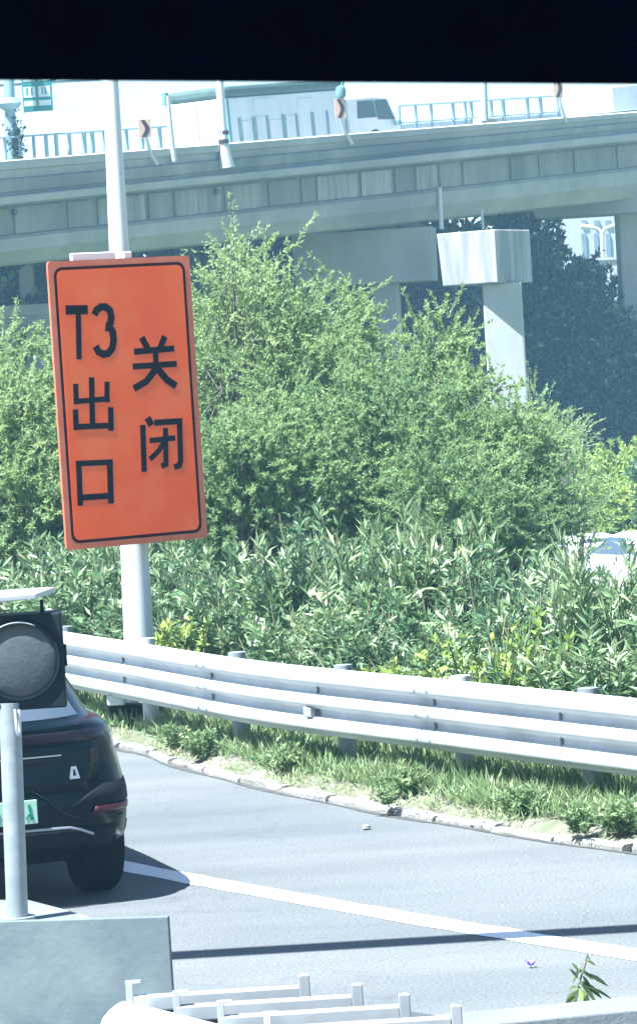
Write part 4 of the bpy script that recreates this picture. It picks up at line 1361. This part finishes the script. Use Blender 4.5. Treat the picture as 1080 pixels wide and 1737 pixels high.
WG = 'leafy weeds growing along the verge below the guardrail'
wproto = [shrub_proto('weed_plant', 'leafy green weed clump on the verge below the guardrail', 'weed', WG, 20, 26, 0.075, 0.024, 0.22, 0.30, L_GRASS, 0.05, (5, 60), 0.004, 0.05) for _ in range(2)]
def tuft_proto():
    o = thing('grass_tuft', 'tall pale green grass tuft under the guardrail', 'grass tuft', (0, 0, 0), 0, 'tall grass tufts under the guardrail')
    n = 210
    a, r = rng.uniform(0, 6.283, n), 0.26 * np.sqrt(rng.random(n))
    base = np.stack([r * np.cos(a), r * np.sin(a), np.zeros(n)], 1)
    dr = up_rand(n, 0, 32)
    ln = rng.uniform(0.14, 0.42, n)
    me = leaves_mesh('blades', base, dr, ln, rng.uniform(0.010, 0.022, n), np.clip(0.62 + rng.normal(0, 0.2, n), 0, 1), L_GRASS, bend=0.30)
    link('blades', me, o)
    n = 12
    a, r = rng.uniform(0, 6.283, n), 0.2 * np.sqrt(rng.random(n))
    st_ = np.stack([r * np.cos(a), r * np.sin(a), np.zeros(n)], 1)
    link('stalks', stems_mesh('stalks', st_, up_rand(n, 0, 18), rng.uniform(.25, .42, n), 0.004, M_STEM), o)
    return o
tproto = [tuft_proto() for _ in range(3)]
wused, tused = set(), set()
ORD = ('first', 'second', 'third', 'fourth', 'fifth', 'sixth')
def between(p):
    x = proj(p)[0]
    k = sum(1 for q in (110, 248, 402, 580, 780, 996) if q < x)
    if k == 0:
        return 'left of the first guardrail post'
    if k == 6:
        return 'right of the last guardrail post'
    return 'between the %s and %s guardrail posts' % (ORD[k - 1], ORD[k])
seen_lab = {}
def uniq(base, p):
    return '%s %s' % (base, between(p))
for j, (x, y, sc_) in enumerate(((655, 1365, .5), (985, 1412, .72), (300, 1272, .8), (480, 1312, .8), (345, 1285, .8), (690, 1350, .8), (880, 1385, .8), (1055, 1410, .9))):
    p = at_z(x, y, 0.08)
    i = j % 2
    lab = {0: 'small weed rooted at the kerb edge left of the dark post', 1: 'sprawling weed hanging over the kerb at the right'}.get(j) or uniq('low broad leaved weed', p)
    if i not in wused:
        wused.add(i)
        o = wproto[i]
        o.location, o.scale = p, (sc_, sc_, sc_)
        o['label'] = lab
    else:
        dup(wproto[i], p, rng.uniform(0, 6), (sc_, sc_, sc_ * rng.uniform(.8, 1.1)), lab)
for j, x in enumerate((318, 372, 445, 462, 500, 530, 560, 618, 640, 662, 690, 715, 738, 805, 825, 848, 870, 892, 915, 940, 962, 1025, 1050, 1072, 1095)):
    for row, (off, hk) in enumerate(((0.50, 0.66), (1.05, 1.15))):
        d = kerb_path.l[-1] * 0.5
        best = min(range(300), key=lambda k_: abs(proj(kerb_path.at(kerb_path.l[-1] * k_ / 299)[0] + side_of(kerb_path.at(kerb_path.l[-1] * k_ / 299)[1]) * off)[0] - x - 9 * row))
        q, t = kerb_path.at(kerb_path.l[-1] * best / 299)
        p = q + side_of(t) * (off + 0.08 * rng.normal()) + Vector((0, 0, 0.07))
        px_ = proj(p)
        if row == 0 and min(abs(px_[0] - v_) for v_ in (262, 413, 588, 784, 1003)) < 30:
            continue
        i = (j * 2 + row) % 3
        k_ = hk * rng.uniform(0.6, 1.0)
        lab = uniq('tall grass tuft in the %s row' % ('front' if row == 0 else 'back'), p)
        if i not in tused:
            tused.add(i)
            o = tproto[i]
            o.location, o.scale = p, (0.9, 0.9, k_)
            o['label'] = lab
        else:
            dup(tproto[i], p, rng.uniform(0, 6), (0.9, 0.9, k_), lab)

# ------------------------------------------------------------------ cars
class CarShape:
    """Plan outlines stacked in height. Levels: z, half width, rear y, front y, corner power."""
    def __init__(s, levels):
        s.lv = levels
    def lerp(s, z):
        L_ = s.lv
        z = max(L_[0][0], min(L_[-1][0], z))
        for a, b in zip(L_, L_[1:]):
            if z <= b[0]:
                k = (z - a[0]) / (b[0] - a[0])
                return [x + (y - x) * k for x, y in zip(a, b)]
    def rear(s, x, z, off=0.0):
        _, w, yr, yf, n = s.lerp(z)
        hl = (yf - yr) / 2
        u = min(0.999, abs(x) / w)
        return Vector((x, yr + hl * (1 - (1 - u ** n) ** (1 / n)) - off, z))
    def ring(s, z, n=72, grow=0.0):
        _, w, yr, yf, p = s.lerp(z)
        hl = (yf - yr) / 2
        out = []
        for k in range(n):
            a = 2 * math.pi * k / n
            ca, sa = math.cos(a), math.sin(a)
            f = (abs(ca) ** p + abs(sa) ** p) ** (-1 / p)
            out.append(Vector(((w + grow) * ca * f, yr + hl + (hl + grow) * sa * f, z)))
        return out
    def body(s, zs, n=72):
        b = MB()
        rs = [s.ring(z, n) for z in zs]
        b.add([p for r in rs for p in r], [(i * n + k, i * n + (k + 1) % n, (i + 1) * n + (k + 1) % n, (i + 1) * n + k) for i in range(len(zs) - 1) for k in range(n)]
              + [tuple(range(n))[::-1], tuple(range((len(zs) - 1) * n, len(zs) * n))])
        return b
    def rear_patch(s, poly_rows, off):
        """poly_rows: (z, x0, x1) rows bottom to top."""
        return MB().grid([[s.rear(x0 + (x1 - x0) * k / 14, z, off) for k in range(15)] for z, x0, x1 in poly_rows])

SUV = CarShape([(0.33, 0.870, 0.14, 4.45, 8), (0.40, 0.895, 0.06, 4.55, 8), (0.52, 0.915, 0.015, 4.62, 7.5), (0.64, 0.925, 0.0, 4.62, 7), (0.74, 0.920, 0.04, 4.6, 6.5), (0.86, 0.905, 0.065, 4.5, 6), (0.98, 0.885, 0.06, 4.3, 5.5), (1.04, 0.865, 0.05, 3.9, 5), (1.075, 0.830, 0.075, 3.6, 4.5),
                (1.10, 0.785, 0.14, 3.45, 3.8), (1.22, 0.75, 0.36, 3.2, 3.6), (1.38, 0.70, 0.68, 2.9, 3.5), (1.52, 0.635, 1.08, 2.6, 3.4), (1.60, 0.56, 1.38, 2.3, 3.2), (1.635, 0.42, 1.6, 2.0, 3.0)])
YAW_C = R(17)
rc_w = at_z(165, 1510, 0.0)
fwd, rgt = Vector((-math.sin(YAW_C), math.cos(YAW_C), 0)), Vector((math.cos(YAW_C), math.sin(YAW_C), 0))
rc = rc_w - rgt * 0.725 - fwd * 0.66
car = thing('parked_car', 'black electric crossover car seen from behind, half hidden by the signal pole', 'car', tuple(rc), YAW_C)
def carpart(b, name, m, parent=car, **kw):
    return b.build(name, m, parent, world_space=False, **kw)
zs = [.33, .36, .40, .45, .52, .58, .64, .69, .74, .80, .86, .92, .98, 1.01, 1.04, 1.06, 1.075, 1.09, 1.10, 1.16, 1.22, 1.30, 1.38, 1.45, 1.52, 1.56, 1.60, 1.62, 1.635]
carpart(SUV.body(zs), 'body', M_CARPAINT, smooth=True)
carpart(SUV.rear_patch([(1.115, -.60, .60), (1.16, -.585, .585), (1.22, -.565, .565), (1.30, -.545, .545), (1.38, -.52, .52), (1.46, -.49, .49)], 0.006), 'rear_window', M_GLASS, smooth=True)
# side glass bands
for sgn_ in (1, -1):
    rows = []
    for z in (1.12, 1.2, 1.3, 1.4, 1.47):
        _, w, yr, yf, p_ = SUV.lerp(z)
        hl = (yf - yr) / 2
        r_ = []
        for k in range(11):
            yy = (-0.62 + 1.2 * k / 10) * hl
            u = abs(yy) / hl
            x = w * (1 - u ** p_) ** (1 / p_) + 0.005
            r_.append(Vector((sgn_ * x, yr + hl + yy, z)))
        rows.append(r_)
    carpart(MB().grid(rows), 'side_window', M_GLASS, smooth=True)
carpart(SUV.rear_patch([(1.062, -.78, .78), (1.083, -.75, .75)], 0.012), 'spoiler_lip', M_CARPAINT, smooth=True, solid=0.02)
carpart(SUV.rear_patch([(0.985, -.82, .82), (1.0, -.825, .825), (1.03, -.81, .81), (1.045, -.80, .80)], 0.010), 'taillight_bar', M_SMOKE, smooth=True, solid=0.02)
# tailgate skin between its shut lines
carpart(SUV.rear_patch([(0.70, -.56, .56), (0.76, -.62, .62), (0.84, -.66, .66), (0.92, -.67, .67), (0.972, -.67, .67)], 0.008), 'tailgate', M_CARPAINT, smooth=True, solid=0.012)
carpart(SUV.rear_patch([(0.905, -.42, .42), (0.912, -.42, .42)], 0.014), 'trim_strip', M_CHROME, solid=0.004)
# lower black plastic, reflectors, chrome line, recess
carpart(SUV.rear_patch([(0.335, -.81, .81), (0.37, -.83, .83), (0.42, -.845, .845), (0.47, -.85, .85)], 0.010), 'bumper_trim', M_PLASTIC, smooth=True, solid=0.02)
carpart(SUV.rear_patch([(0.60, .45, .865), (0.66, .54, .87), (0.72, .66, .865)], 0.012), 'bumper_vent', M_PLASTIC, smooth=True, solid=0.015)
carpart(SUV.rear_patch([(0.60, -.865, -.45), (0.66, -.87, -.54), (0.72, -.865, -.66)], 0.012), 'bumper_vent', M_PLASTIC, smooth=True, solid=0.015)
carpart(SUV.rear_patch([(0.555, .58, .84), (0.592, .60, .85)], 0.022), 'reflector', M_REDREF, smooth=True, solid=0.01)
carpart(SUV.rear_patch([(0.555, -.84, -.58), (0.592, -.85, -.60)], 0.022), 'reflector', M_REDREF, smooth=True, solid=0.01)
pts_ = [SUV.rear(x, z, 0.024) for x, z in ((-.58, .43), (-.50, .465), (-.44, .482), (-.2, .486), (.2, .486), (.44, .482), (.50, .465), (.58, .43))]
carpart(MB().tube(pts_, 0.009, 8), 'chrome_strip', M_CHROME, smooth=True)
pts_ = [SUV.rear(x, z, 0.014) for x, z in ((.22, .72), (.30, .66), (.40, .57), (.50, .53), (.78, .525))]
carpart(MB().tube(pts_, 0.005, 6), 'shut_line', M_PLASTIC)
# emblem: a small flat-topped letter A form
EX, EZ = 0.49, 0.80
def em(a, h, o=0.020):
    return SUV.rear(EX + a, EZ + h, o)
b = MB()
b.add([em(-.032, -.035), em(-.012, -.035), em(-.002, .035), em(-.016, .035), em(-.032, -.035, .012), em(-.012, -.035, .012), em(-.002, .035, .012), em(-.016, .035, .012)], [(0, 1, 2, 3), (4, 7, 6, 5), (0, 4, 5, 1), (1, 5, 6, 2), (2, 6, 7, 3), (3, 7, 4, 0)])
b.add([em(.014, -.035), em(.032, -.035), em(.016, .035), em(.002, .035), em(.014, -.035, .012), em(.032, -.035, .012), em(.016, .035, .012), em(.002, .035, .012)], [(0, 1, 2, 3), (4, 7, 6, 5), (0, 4, 5, 1), (1, 5, 6, 2), (2, 6, 7, 3), (3, 7, 4, 0)])
b.add([em(-.026, -.036, .022), em(.026, -.036, .022), em(.020, -.018, .022), em(-.020, -.018, .022), em(-.014, .018, .022), em(.014, .018, .022), em(.012, .036, .022), em(-.012, .036, .022)], [(0, 1, 2, 3), (4, 5, 6, 7)])
carpart(b, 'emblem', M_CHROME)
# number plate
py0 = SUV.rear(0, 0.585).y - 0.030
plate = carpart(MB().box((0, py0, 0.60), (0.48, 0.012, 0.14)), 'number_plate', M_PLATE, bevel=0.004)
def pstroke(pts, w):
    b = MB()
    for a, c in zip(pts, pts[1:]):
        a, c = Vector((a[0], py0 - 0.008, a[1])), Vector((c[0], py0 - 0.008, c[1]))
        t = (c - a).normalized()
        nn = Vector((-t.z, 0, t.x)) * w / 2
        b.prism([a + nn, c + nn, c - nn, a - nn], (0, -0.002, 0))
    return b
carpart(pstroke([(.190, .645), (.196, .60), (.204, .555)], 0.016), 'plate_character', M_PLATEINK, plate)
carpart(pstroke([(.168, .560), (.186, .585), (.214, .556)], 0.010), 'plate_character', M_PLATEINK, plate)
carpart(pstroke([(-.015, .628), (.004, .612)], 0.016), 'plate_character', M_PLATEINK, plate)
carpart(pstroke([(.012, .600), (-.006, .578), (.006, .562), (-.02, .556)], 0.022), 'plate_character', M_PLATEINK, plate)
# wheels
def wheel(x, y, parent, r=0.345, w=0.235):
    o = MB().lathe([(r * 0.62, -w / 2), (r * 0.9, -w / 2 - 0.004), (r * 0.97, -w / 2 + 0.02), (r, -w * 0.32), (r, w * 0.32), (r * 0.97, w / 2 - 0.02), (r * 0.9, w / 2 + 0.004), (r * 0.62, w / 2)], (0, 0, 0), 40, 'X')
    t_ = o.build('tyre', M_RUBBER, parent, smooth=True, world_space=False)
    t_.location = (x, y, r)
    s_ = 1 if x > 0 else -1
    rim = MB().lathe([(0.04, s_ * (w / 2 - 0.02)), (r * 0.6, s_ * (w / 2 - 0.025)), (r * 0.615, s_ * (w / 2 + 0.002)), (r * 0.615, s_ * (-w / 2)), (0.04, s_ * (-w / 2 + .03))], (0, 0, 0), 30, 'X')
    rr = rim.build('rim', M_RIM, t_, smooth=True, world_space=False)
    sp = MB()
    for k in range(5):
        a = k * 2 * math.pi / 5
        sp.box((s_ * (w / 2 - 0.008), math.cos(a) * r * 0.32, math.sin(a) * r * 0.32), (0.02, 0.06, r * 0.52), Matrix.Rotation(a - math.pi / 2, 3, 'X'))
    sp.build('spokes', M_RIM, t_, world_space=False)
for x, y in ((0.72, 0.66), (-0.72, 0.66), (0.72, 3.5), (-0.72, 3.5)):
    wheel(x, y, car)
carpart(MB().box((0, 2.3, 0.30), (1.1, 3.6, 0.16)), 'underbody', M_PLASTIC)

SEDAN = CarShape([(0.20, 0.80, 0.10, 4.5, 5), (0.35, 0.88, 0.02, 4.62, 4.6), (0.60, 0.90, 0.0, 4.65, 4.2), (0.80, 0.89, 0.05, 4.5, 4.0), (0.92, 0.86, 0.12, 4.1, 3.8), (0.97, 0.80, 0.5, 3.6, 3.4), (1.05, 0.74, 0.8, 3.35, 3.2), (1.25, 0.66, 1.25, 2.95, 3.0), (1.38, 0.58, 1.55, 2.6, 2.8), (1.43, 0.45, 1.75, 2.35, 2.6)])
def sedan(px, py_, Y, rz, label):
    top = at_y(px, py_, Y)
    z0 = gz(top.x, Y)
    m3 = Matrix.Rotation(rz, 3, 'Z')
    c = Vector((top.x, Y, top.z - 1.44)) - m3 @ Vector((0, 2.05, 0))
    pad_z = top.z - 1.44
    o = thing('parked_car', label, 'car', tuple(c), rz, 'white cars parked beyond the hedge')
    zs = [.20, .28, .35, .45, .60, .70, .80, .87, .92, .95, .97, 1.0, 1.05, 1.15, 1.25, 1.32, 1.38, 1.41, 1.43]
    carpart(SEDAN.body(zs), 'body', M_CARWHITE, o, smooth=True)
    n = 72
    for nm, ks in (('windscreen', range(12, 25)), ('rear_window', range(48, 61)), ('side_window', range(63, 80)), ('side_window', range(28, 45))):
        rows = []
        for z in (1.02, 1.1, 1.2, 1.3, 1.345):
            rg = SEDAN.ring(z, n, 0.006)
            rows.append([rg[k % n] for k in ks])
        carpart(MB().grid(rows), nm, M_GLASS, o, smooth=True)
    for sx in (-.6, .6):
        carpart(MB().box((sx, 4.40, .68), (.36, .10, .13)), 'headlight', M_CHROME, o, bevel=.02)
        carpart(MB().box((sx * 1.1, 0.07, .78), (.36, .10, .12)), 'taillight', M_REDLENS, o, bevel=.02)
        carpart(MB().box((sx * 1.62, 3.05, 1.0), (.2, .1, .13)), 'mirror', M_CARWHITE, o, bevel=.03)
        for y in (0.85, 3.65):
            wheel(sx * 1.3, y, o, 0.32, 0.2)
    return pad_z
pz = sedan(986, 905, 71.5, R(200), 'white sedan parked beyond the hedge below the light green bank')
pz2 = sedan(1090, 899, 69, R(205), 'white sedan cut off by the right edge beyond the hedge')
a = at_y(1040, 900, 71)
MB().box((a.x + 2, 71.5, min(pz, pz2) - 0.06 + 0.0), (16, 12, 0.1)).build('parking_pavement', M_ASPHALT, kind='structure')

# ------------------------------------------------------------------ foreground: barrier end, signal, white brackets, slab, sprig
BZ = 0.90
f0, f1 = at_z(-240, 1570, BZ), at_z(285, 1555, BZ)
fm = at_z(172, 1558, BZ)
bk0, bk1 = at_z(-240, 1522, BZ), at_z(50, 1521, BZ)
bk2 = at_z(112, 1537, BZ)
barrier = thing('barrier_wall', 'plain grey barrier end wall at the lower left under the signal pole', 'barrier', (f1.x - 0.6, f1.y + 0.2, 0))
dn = (f1 - f0).normalized()
bn = Vector((-dn.y, dn.x, 0))
top = [f0, f1, f1 + bn * 0.03, f0 + bn * 0.03]
MB().prism(top, (0, 0, -0.88)).build('front_panel', M_BARRIER, barrier, bevel=0.004)
top = [f0 + bn * 0.034, fm + bn * 0.034, bk2, bk1, bk0]
MB().prism([p + Vector((0, 0, -0.012)) for p in top], (0, 0, -0.88)).build('wall_body', M_SLAB, barrier, bevel=0.01)

# signal
GY = 14.72
pb_ = at_z(30, 1557, BZ)
GY = pb_.y
pt_ = at_y(17.5, 1200, GY)
sigl = thing('warning_signal', 'solar warning signal with one large round lens on a grey post', 'signal', tuple(pb_))
mpx = GY / F_PX
MB().tube([pb_ + Vector((0, 0, -0.01)), pb_.lerp(pt_, 0.5), pt_ + Vector((0, 0, 0.02))], 18.5 * mpx, 24).build('post', M_GALV, sigl, smooth=True)
MB().lathe([(0.03, -0.012), (0.075, -0.012), (0.075, 0.006), (0.03, 0.006)], pb_, 20).build('base_flange', M_GALV, sigl)
hc = at_y(35, 1124, GY - 0.02)
HW, HH = 72 * mpx, 81 * mpx
SYW = R(3)
rs = Matrix.Rotation(SYW, 3, 'Z')
MB().box(hc + Vector((0, 0.09, 0)), (2 * HW, 0.18, 2 * HH), rs).build('housing', M_DARKBOX, sigl, bevel=0.008)
lc = at_y(33, 1120, GY - 0.03)
def ring_y(prof, c, n=48):
    b = MB().lathe([(r, h) for r, h in prof], (0, 0, 0), n, 'Y')
    b.v = [tuple(rs @ Vector(p) + c) for p in b.v]
    return b
LR = 64 * mpx
yf = -0.0
face = Vector((lc.x, hc.y - 0.0, lc.z))
ring_y([(LR * 1.0, 0.0), (LR * 1.0, -0.016), (LR * 1.07, -0.016), (LR * 1.10, 0.0)], face + rs @ Vector((0, 0.001, 0))).build('lens_rim', M_DARKBOX, sigl, smooth=True)
ring_y([(LR * 0.99, -0.004), (LR * 0.9, -0.012), (LR * 0.7, -0.020), (LR * 0.4, -0.027), (LR * 0.05, -0.030)], face).build('lens', M_LENS, sigl, smooth=True)
# short visor over the upper left of the lens
b = MB()
rows = []
for i in range(25):
    a = R(62 + 150 * i / 24)
    rows.append([face + rs @ Vector((LR * 1.03 * math.cos(a), y, LR * 1.03 * math.sin(a))) for y in (-0.012, -0.035)])
b.grid(rows).build('visor', M_GALV, sigl, smooth=True, solid=0.006)
MB().box(hc + Vector((HW * 1.0 + 0.006, 0.06, 0.015)), (0.016, 0.05, 0.09), rs).build('hinge', M_DARKBOX, sigl, bevel=0.006)
# solar panel
s0, s1, s2, s3 = at_y(-80, 1028, GY - 0.10), at_y(60, 1014, GY - 0.10), at_y(88, 1004, GY + 0.14), at_y(38, 997, GY + 0.22)
pa_, pb2 = at_y(-95, 1030, GY - 0.08), at_y(62, 1016, GY - 0.08)
tilt = Vector((0.12, 0.24, 0.115 - 0.0))
quad = [pa_, pb2, pb2 + Vector((0.066, 0.20, 0.012)), pa_ + Vector((0.066, 0.20, 0.02))]
nrm = (quad[1] - quad[0]).cross(quad[3] - quad[0]).normalized()
MB().prism(quad, nrm * 0.022).build('solar_frame', M_ALU, sigl, bevel=0.004)
cq = sum(quad, Vector()) / 4
MB().prism([cq + (p - cq) * 0.90 + nrm * 0.0225 for p in quad], nrm * 0.002).build('solar_panel', M_SOLAR, sigl)
for x in (72, -20):
    MB().tube([at_y(x, 1044, GY + 0.05), at_y(x - 1, 1018 if x > 0 else 1026, GY + 0.03)], 0.0075, 8).build('strut', M_DARKBOX, sigl)
cab_ = [at_y(26, 1203, GY - 0.06), at_y(28, 1228, GY - 0.07), at_y(31, 1246, GY - 0.06), at_y(34, 1240, GY - 0.05), at_y(33, 1204, GY - 0.05)]
MB().tube(qspline(cab_, 5), 0.006, 6).build('cable', M_POLE, sigl, smooth=True)

# white brackets
WZ = 0.84
rack = thing('bracket_frame', 'white steel frame of upturned cross brackets at the bottom of the view', 'steel frame', tuple(at_z(430, 1725, 0.6)))
bars = [((241, 1693), (498, 1676), (213, 1669), (502, 1652)), ((313, 1709), (588, 1692), (293, 1686), (592, 1665)), ((388, 1727), (668, 1709), (368, 1703), (672, 1680)), ((466, 1747), (756, 1728), (447, 1722), (760, 1694))]
for (l, r_, lt, rt) in bars:
    a, b_ = at_z(l[0] - 14, l[1] + 1, WZ), at_z(r_[0] + 8, r_[1], WZ)
    dx = (b_ - a).normalized()
    dy = Vector((-dx.y, dx.x, 0))
    up = Vector((0, 0, 1))
    th = 0.006
    # channel: top flange and front web folded from one plate
    fl = 0.075
    sec = [(0, 0), (0, -0.046), (th, -0.046), (th, -th), (fl, -th), (fl, 0)]
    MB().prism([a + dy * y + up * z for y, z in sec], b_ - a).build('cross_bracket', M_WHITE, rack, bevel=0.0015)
    # right upturned tab
    mp = b_.y / F_PX
    tabw, tabh = 19 * mp, 21 * mp
    q = b_ + dx * 0.002
    MB().prism([q + up * -0.046 + dx * 0, q + up * -0.046 + dx * tabw, q + up * tabh + dx * tabw, q + up * (tabh + 0.003) + dx * (tabw * 0.45), q + up * tabh], dy * 0.03).build('tab', M_WHITE, rack, bevel=0.004)
    # left post
    p = at_z(lt[0], lt[1] + 1, WZ + 22 * mp)
    pl_ = Vector((p.x, p.y, 0))
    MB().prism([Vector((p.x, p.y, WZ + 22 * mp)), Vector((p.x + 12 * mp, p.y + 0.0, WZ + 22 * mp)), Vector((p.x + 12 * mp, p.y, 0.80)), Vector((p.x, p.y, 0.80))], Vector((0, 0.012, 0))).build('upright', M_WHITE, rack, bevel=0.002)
    MB().box((p.x + 12 * mp, p.y + 0.03, WZ + 22 * mp + 0.003), (26 * mp, 0.05, 0.005)).build('upright_cap', M_WHITE, rack)
# rounded white nose plate below the left uprights
nz = 0.812
poly = [(166, 1770), (167, 1738), (172, 1724), (182, 1712), (195, 1701), (206, 1695), (225, 1698), (300, 1716), (400, 1741), (520, 1772), (520, 1850), (166, 1850)]
pw = [at_z(x, y, nz) for x, y in poly]
MB().prism(pw, (0, 0, -0.08)).build('nose_plate', M_POLE, rack, bevel=0.02)
# inner tray between uprights and tabs; its dark colour stands for shade
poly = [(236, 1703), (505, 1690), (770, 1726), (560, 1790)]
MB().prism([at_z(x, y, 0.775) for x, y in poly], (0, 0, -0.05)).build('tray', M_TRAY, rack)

slab = thing('concrete_slab', 'flat pale grey slab along the bottom right beside the white frame', 'slab', tuple(at_z(850, 1740, 0.5)))
poly = [(590, 1800), (612, 1731), (828, 1713), (1090, 1688), (1200, 1679), (1210, 1700), (958, 1724), (820, 1738), (760, 1800)]
MB().prism([at_z(x, y, 0.62) for x, y in poly], (0, 0, -0.10)).build('upper_slab', M_SLAB, slab, bevel=0.008)
poly = [(955, 1729), (1200, 1706), (1260, 1850), (900, 1850), (930, 1760)]
MB().prism([at_z(x, y, 0.48) for x, y in poly], (0, 0, -0.10)).build('lower_slab', M_SLAB, slab, bevel=0.008)
# sprig of narrow leaves: every leaf its own piece
sp_base = at_z(975, 1712, 0.50)
sprig = thing('plant_sprig', 'small sprig of narrow drooping leaves at the slab edge lower right', 'plant', tuple(sp_base))
SYp = sp_base.y
stem_px = [(975, 1718), (977, 1690), (984, 1660), (992, 1635), (995, 1618)]
sp_pts = [at_y(x, y, SYp) for x, y in stem_px]
MB().tube(qspline(sp_pts, 4), [0.004] * 16 + [0.0022], 6).build('stem', M_STEM, sprig)
def sleaf(x0, y0, x1, y1, wpx, tint, dy=0.0):
    a, b_ = at_y(x0, y0, SYp + dy), at_y(x1, y1, SYp + dy + rng.uniform(-.05, .05))
    d = b_ - a
    L_ = d.length
    side = d.cross(Vector((0.2, 1, 0.35))).normalized()
    nn = side.cross(d).normalized()
    w = wpx * SYp / F_PX / 2
    vs, fs = [], []
    prof = [0.15, 0.75, 1.0, 0.72, 0.04]
    for i, k in enumerate(prof):
        t = i / 4
        c = a + d * t - Vector((0, 0, 0.10 * L_ * t * t)) + nn * 0.04 * L_ * math.sin(t * 3.1)
        vs += [c - side * w * k + nn * w * 0.3 * k, c, c + side * w * k + nn * w * 0.3 * k]
    for i in range(4):
        o_ = i * 3
        fs += [(o_, o_ + 1, o_ + 4, o_ + 3), (o_ + 1, o_ + 2, o_ + 5, o_ + 4)]
    inv = sprig.matrix_basis.inverted()
    me = np_mesh('leaf', np.array([tuple(inv @ v) for v in vs]), np.array(fs), np.full(len(vs), tint), L_SPRIG)
    link('leaf', me, sprig, smooth=True)
for a in ((985, 1665, 1020, 1690, 11, .08), (988, 1655, 1003, 1684, 8, .12), (990, 1650, 1030, 1668, 8, .25), (1002, 1658, 1031, 1670, 7, .15), (994, 1630, 1010, 1636, 5, .4),
          (995, 1618, 1001, 1634, 4, .3), (980, 1660, 964, 1640, 6, .45), (982, 1650, 968, 1630, 5, .5), (978, 1680, 958, 1700, 12, .85), (978, 1675, 962, 1678, 10, .9), (980, 1668, 985, 1705, 12, .8),
          (982, 1675, 1002, 1706, 9, .6), (984, 1668, 1012, 1700, 9, .7), (990, 1645, 972, 1652, 6, .7), (984, 1645, 1005, 1660, 7, .85), (976, 1690, 955, 1706, 9, .55), (979, 1688, 1015, 1712, 8, .5),
          (992, 1672, 1040, 1692, 6, .3), (978, 1690, 966, 1712, 10, .75), (981, 1685, 994, 1712, 10, .9), (985, 1640, 970, 1665, 7, .8)):
    sleaf(*a, dy=rng.uniform(-.04, .04))

# purple blossom lying on the road
fl_c = at_z(900, 1638, 0.012)
fl = thing('fallen_flower', 'tiny purple blossom lying on the road right of the shadow', 'flower', tuple(fl_c))
for k in range(6):
    a = k * math.pi / 3
    v = [Vector((0.004 * math.cos(a), 0.004 * math.sin(a), 0)), Vector((0.020 * math.cos(a - .4), 0.016 * math.sin(a - .4), .008)), Vector((0.034 * math.cos(a), 0.034 * math.sin(a), .018)), Vector((0.020 * math.cos(a + .4), 0.016 * math.sin(a + .4), .008))]
    b = MB().add([(p.x, p.y * 1.0, p.z * 1.6) for p in v], [(0, 1, 2, 3)])
    b.build('petal', M_PETAL, fl, world_space=False, solid=0.002)
MB().lathe([(.002, 0), (.006, .003), (.004, .012)], (0, 0, 0), 8).build('flower_centre', M_PETAL, fl, world_space=False)
st_c = at_z(621, 1405, 0.01)
MB().lathe([(.012, -.01), (.03, 0.0), (.026, .018), (.010, .026)], st_c, 7).build('pebble', M_KERB, label='small pale pebble on the road near the kerb', category='pebble')

# overhead lamp arm: stands left of the view, its shadow crosses the road
h_ = 6.6
sh = at_z(285, 1620, 0.0)
ay = sh.y - 0.28 * h_
mast = thing('lamp_mast', 'tall white lamp mast with a long level arm left of the view', 'street lamp', (-6.5, ay, 0))
MB().tube([(-6.5, ay, 0), (-6.5, ay, 3.5), (-6.5, ay, h_ + 0.05)], [0.14, 0.12, 0.10], 16).build('shaft', M_POLE, mast, smooth=True)
MB().tube([(-6.5, ay, h_), (-2, ay - 0.05, h_), (3.5, ay - 0.12, h_)], [0.135, 0.13, 0.12], 14).build('arm', M_POLE, mast, smooth=True)

# vehicle the photograph is taken from: dark header above the window
hd = thing('window_header', 'dark navy header trim across the top of the vehicle window', 'vehicle trim', (0, 0.62, 3.2))
HY = 0.62
ha, hb = at_y(0, 137, HY), at_y(1080, 144, HY)
dxh = (hb - ha).normalized()
c = (ha + hb) / 2
perp = Vector((-dxh.z, 0, dxh.x))
sec = [(0.0, 0.0), (0.10, 0.032), (0.10, 0.06), (0.0, 0.06)]
A0 = c - dxh * 0.7
MB().prism([A0 + Vector((0, y, 0)) + perp * z for y, z in sec], dxh * 1.4).build('trim', M_NAVY, hd, bevel=0.0004)
rz0 = c.z + 0.05
MB().box((0, -0.42, rz0 + 0.035), (1.5, 2.05, 0.03)).build('roof_lining', M_NAVY, hd)

# ------------------------------------------------------------------ the air
hm = bpy.data.materials.new('summer_haze')
hm.use_nodes = True
hn = hm.node_tree
for n in list(hn.nodes):
    hn.nodes.remove(n)
pvn = hn.nodes.new('ShaderNodeVolumePrincipled')
pvn.inputs['Color'].default_value = (0.36, 0.74, 1.0, 1)
pvn.inputs['Density'].default_value = 0.00085
pvn.inputs['Anisotropy'].default_value = 0.0
ho = hn.nodes.new('ShaderNodeOutputMaterial')
hn.links.new(pvn.outputs[0], ho.inputs['Volume'])
MB().box((0, 140, 9.5), (540, 430, 26.0)).build('haze', hm, kind='stuff')
